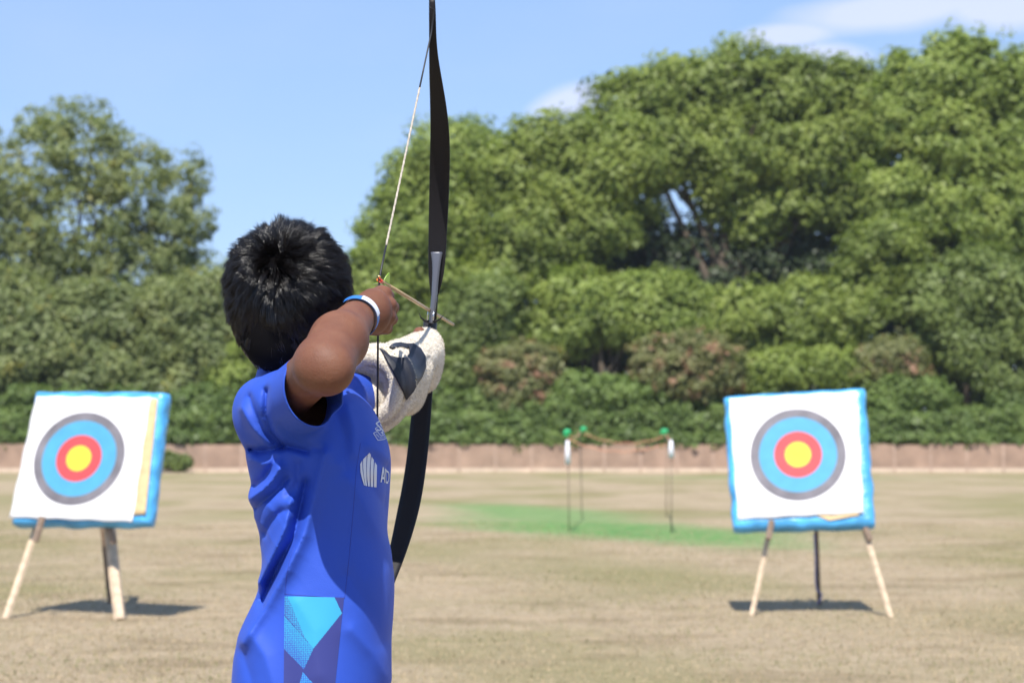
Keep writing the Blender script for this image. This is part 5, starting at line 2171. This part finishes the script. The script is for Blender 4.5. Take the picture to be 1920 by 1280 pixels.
mbk.tube([P(786, 587, 3.915), P(789, 595, 3.915), P(796, 601, 3.915), P(806, 603, 3.917), P(817, 602, 3.915), P(825, 598, 3.912), P(832, 590, 3.91)], [0.0006, 0.0012, 0.0022, 0.003, 0.0024, 0.0014, 0.0005], 8)
mbk.build('arrow_rest', limb_mat, bow, True)
sv = simple('pin_steel', (0.7, 0.7, 0.72), 0.25, metal=1.0)
for (a, b, c_, d) in ((803, 578, 801, 600), (813, 583, 812, 601)):
    mbk = MB()
    mbk.tube([P(a, b, 3.906), P(c_, d, 3.906)], 0.0009, 8)
    mbk.build('pin', sv, bow, True)
black_str = simple('string_black', (0.015, 0.015, 0.018), 0.5)
tan_str = simple('string_tan', (0.42, 0.375, 0.31), 0.8, noise=(200, 0.2))
T0 = P(813.5, 18, 3.672)
T1 = P(809, 60, 3.680)


def sl_(px, py, Y):
    return P(px, py, Y)


def string_pt(py):
    s = (py - 60) / (522 - 60)
    return T1 * (1 - s) + (NOCK + np.array([-0.0015, -0.001, 0.004])) * s


Sst = empty('string', NOCK)
Sst.location = tuple(NOCK - root_of(bow))
Sst.parent = bow
mbk = MB()
mbk.tube([P(806, 14, 3.664), T0, T1, string_pt(120), string_pt(172)], [0.0010, 0.0014, 0.0014, 0.0014, 0.0015], 8)
mbk.build('end_serving', black_str, Sst, True)
mbk = MB()
for k in range(3):
    o_ = [np.array([0.0009 * math.cos(2.1 * k + i * 1.3), 0.0009 * math.sin(2.1 * k + i * 1.3), 0]) for i in range(40)]
    mbk.tube([string_pt(172 + (465 - 172) * i / 39) + o_[i] for i in range(40)], 0.0011, 6)
mbk.build('strands', tan_str, Sst, True)
BT = P(704, 1228, 3.672)
HB = P(709, 600, 3.405)
mbk = MB()
mbk.tube([string_pt(465), string_pt(500), NOCK + np.array([-0.0015, 0, 0.002]), HB, HB * .8 + BT * .2, HB * .5 + BT * .5, BT], [0.0016, 0.0018, 0.0018, 0.0018, 0.0018, 0.0017, 0.0015], 8)
mbk.build('centre_serving', black_str, Sst, True)
mbk = MB()
nb_ = NOCK + np.array([-0.0022, -0.001, 0.0062])
mbk.tube([nb_ - np.array([0, 0, .002]), nb_ - np.array([0, 0, .001]), nb_ + np.array([0, 0, .001]), nb_ + np.array([0, 0, .002])], [0.0022, 0.0034, 0.0034, 0.0022], 12)
mbk.build('nocking_bead', simple('brass', (0.72, 0.55, 0.22), 0.3, metal=1.0), Sst, True)

# arrow
arrow = empty('arrow', NOCK)
tag(arrow, 'tan wooden arrow with a lime green vane and red nock, laid on the bow', 'arrow')
TIP = P(851, 609, 4.24)
shaft_m = simple('arrow_shaft', (0.46, 0.32, 0.17), 0.35, noise=(60, 0.15), spec=0.6)
mbk = MB()
mbk.tube([NOCK + AR * 0.014, NOCK * .5 + TIP * .5, TIP - AR * 0.025], 0.0031, 12)
mbk.build('shaft', shaft_m, arrow, True)
mbk = MB()
mbk.tube([TIP - AR * 0.025, TIP - AR * .012, TIP], [0.0034, 0.003, 0.0006], 10)
mbk.build('point', simple('point_steel', (0.45, 0.38, 0.3), 0.35, metal=0.8), arrow, True)
mbk = MB()
mbk.tube([NOCK + AR * 0.0145, NOCK + AR * 0.006, NOCK + AR * 0.001], [0.0031, 0.0033, 0.0028], 10)
for s in (-1, 1):
    mbk.tube([NOCK + AR * 0.002 + np.array([0, 0, 0.0024 * s]), NOCK - AR * 0.006 + np.array([0, 0, 0.0026 * s])], [0.0016, 0.0012], 8)
mbk.build('nock', simple('nock_red', (0.75, 0.08, 0.05), 0.35), arrow, True)
mbk = MB()
mbk.tube([NOCK + np.array([-0.0035, -0.003, 0.0005]), NOCK + np.array([-0.0055, -0.003, 0.0]),], 0.0024, 8)
mbk.build('nock_wing', simple('nock_orange', (0.8, 0.2, 0.03), 0.35), arrow, True)
vm = simple('vane_green', (0.33, 0.62, 0.05), 0.4, sss=0.0)
sdv = np.cross(AR, [0, 0, 1.0])
sdv /= np.linalg.norm(sdv)
upv = np.cross(sdv, AR)
for an in (25, 145, 265):
    d = upv * math.cos(math.radians(an)) + sdv * math.sin(math.radians(an))
    prof = [(0.022, 0), (0.026, 0.009), (0.032, 0.0145), (0.040, 0.0155), (0.050, 0.0125), (0.064, 0.006), (0.076, 0)]
    v = []
    for s, h_ in prof:
        v.append(NOCK + AR * s + d * 0.002)
        v.append(NOCK + AR * s + d * (0.003 + h_))
    f_ = [(2 * i, 2 * i + 1, 2 * i + 3, 2 * i + 2) for i in range(len(prof) - 1)]
    me = bpy.data.meshes.new('vane')
    me.from_pydata([tuple(p) for p in v], [], f_)
    o = link('vane', me, vm, arrow)
    sm = o.modifiers.new('t', 'SOLIDIFY')
    sm.thickness = 0.0007


# ------------------------------------------------------------------ summer haze over the field
def haze():
    mb = MB()
    mb.box((-160, -12, -1.0), (160, 170, 34.0))
    mt = bpy.data.materials.new('haze')
    mt.use_nodes = True
    t = mt.node_tree
    t.nodes.remove(t.nodes['Principled BSDF'])
    v = N(t, 'ShaderNodeVolumePrincipled')
    v.inputs['Color'].default_value = (0.86, 0.91, 1.0, 1)
    v.inputs['Density'].default_value = 0.0002
    v.inputs['Anisotropy'].default_value = 0.2
    L(t, v.outputs[0], t.nodes['Material Output'].inputs['Volume'])
    o = mb.build('haze', mt)
    tag(o, kind='stuff')
    o['label'] = 'faint summer haze between the field and the far trees'
    o['category'] = 'haze'


haze()
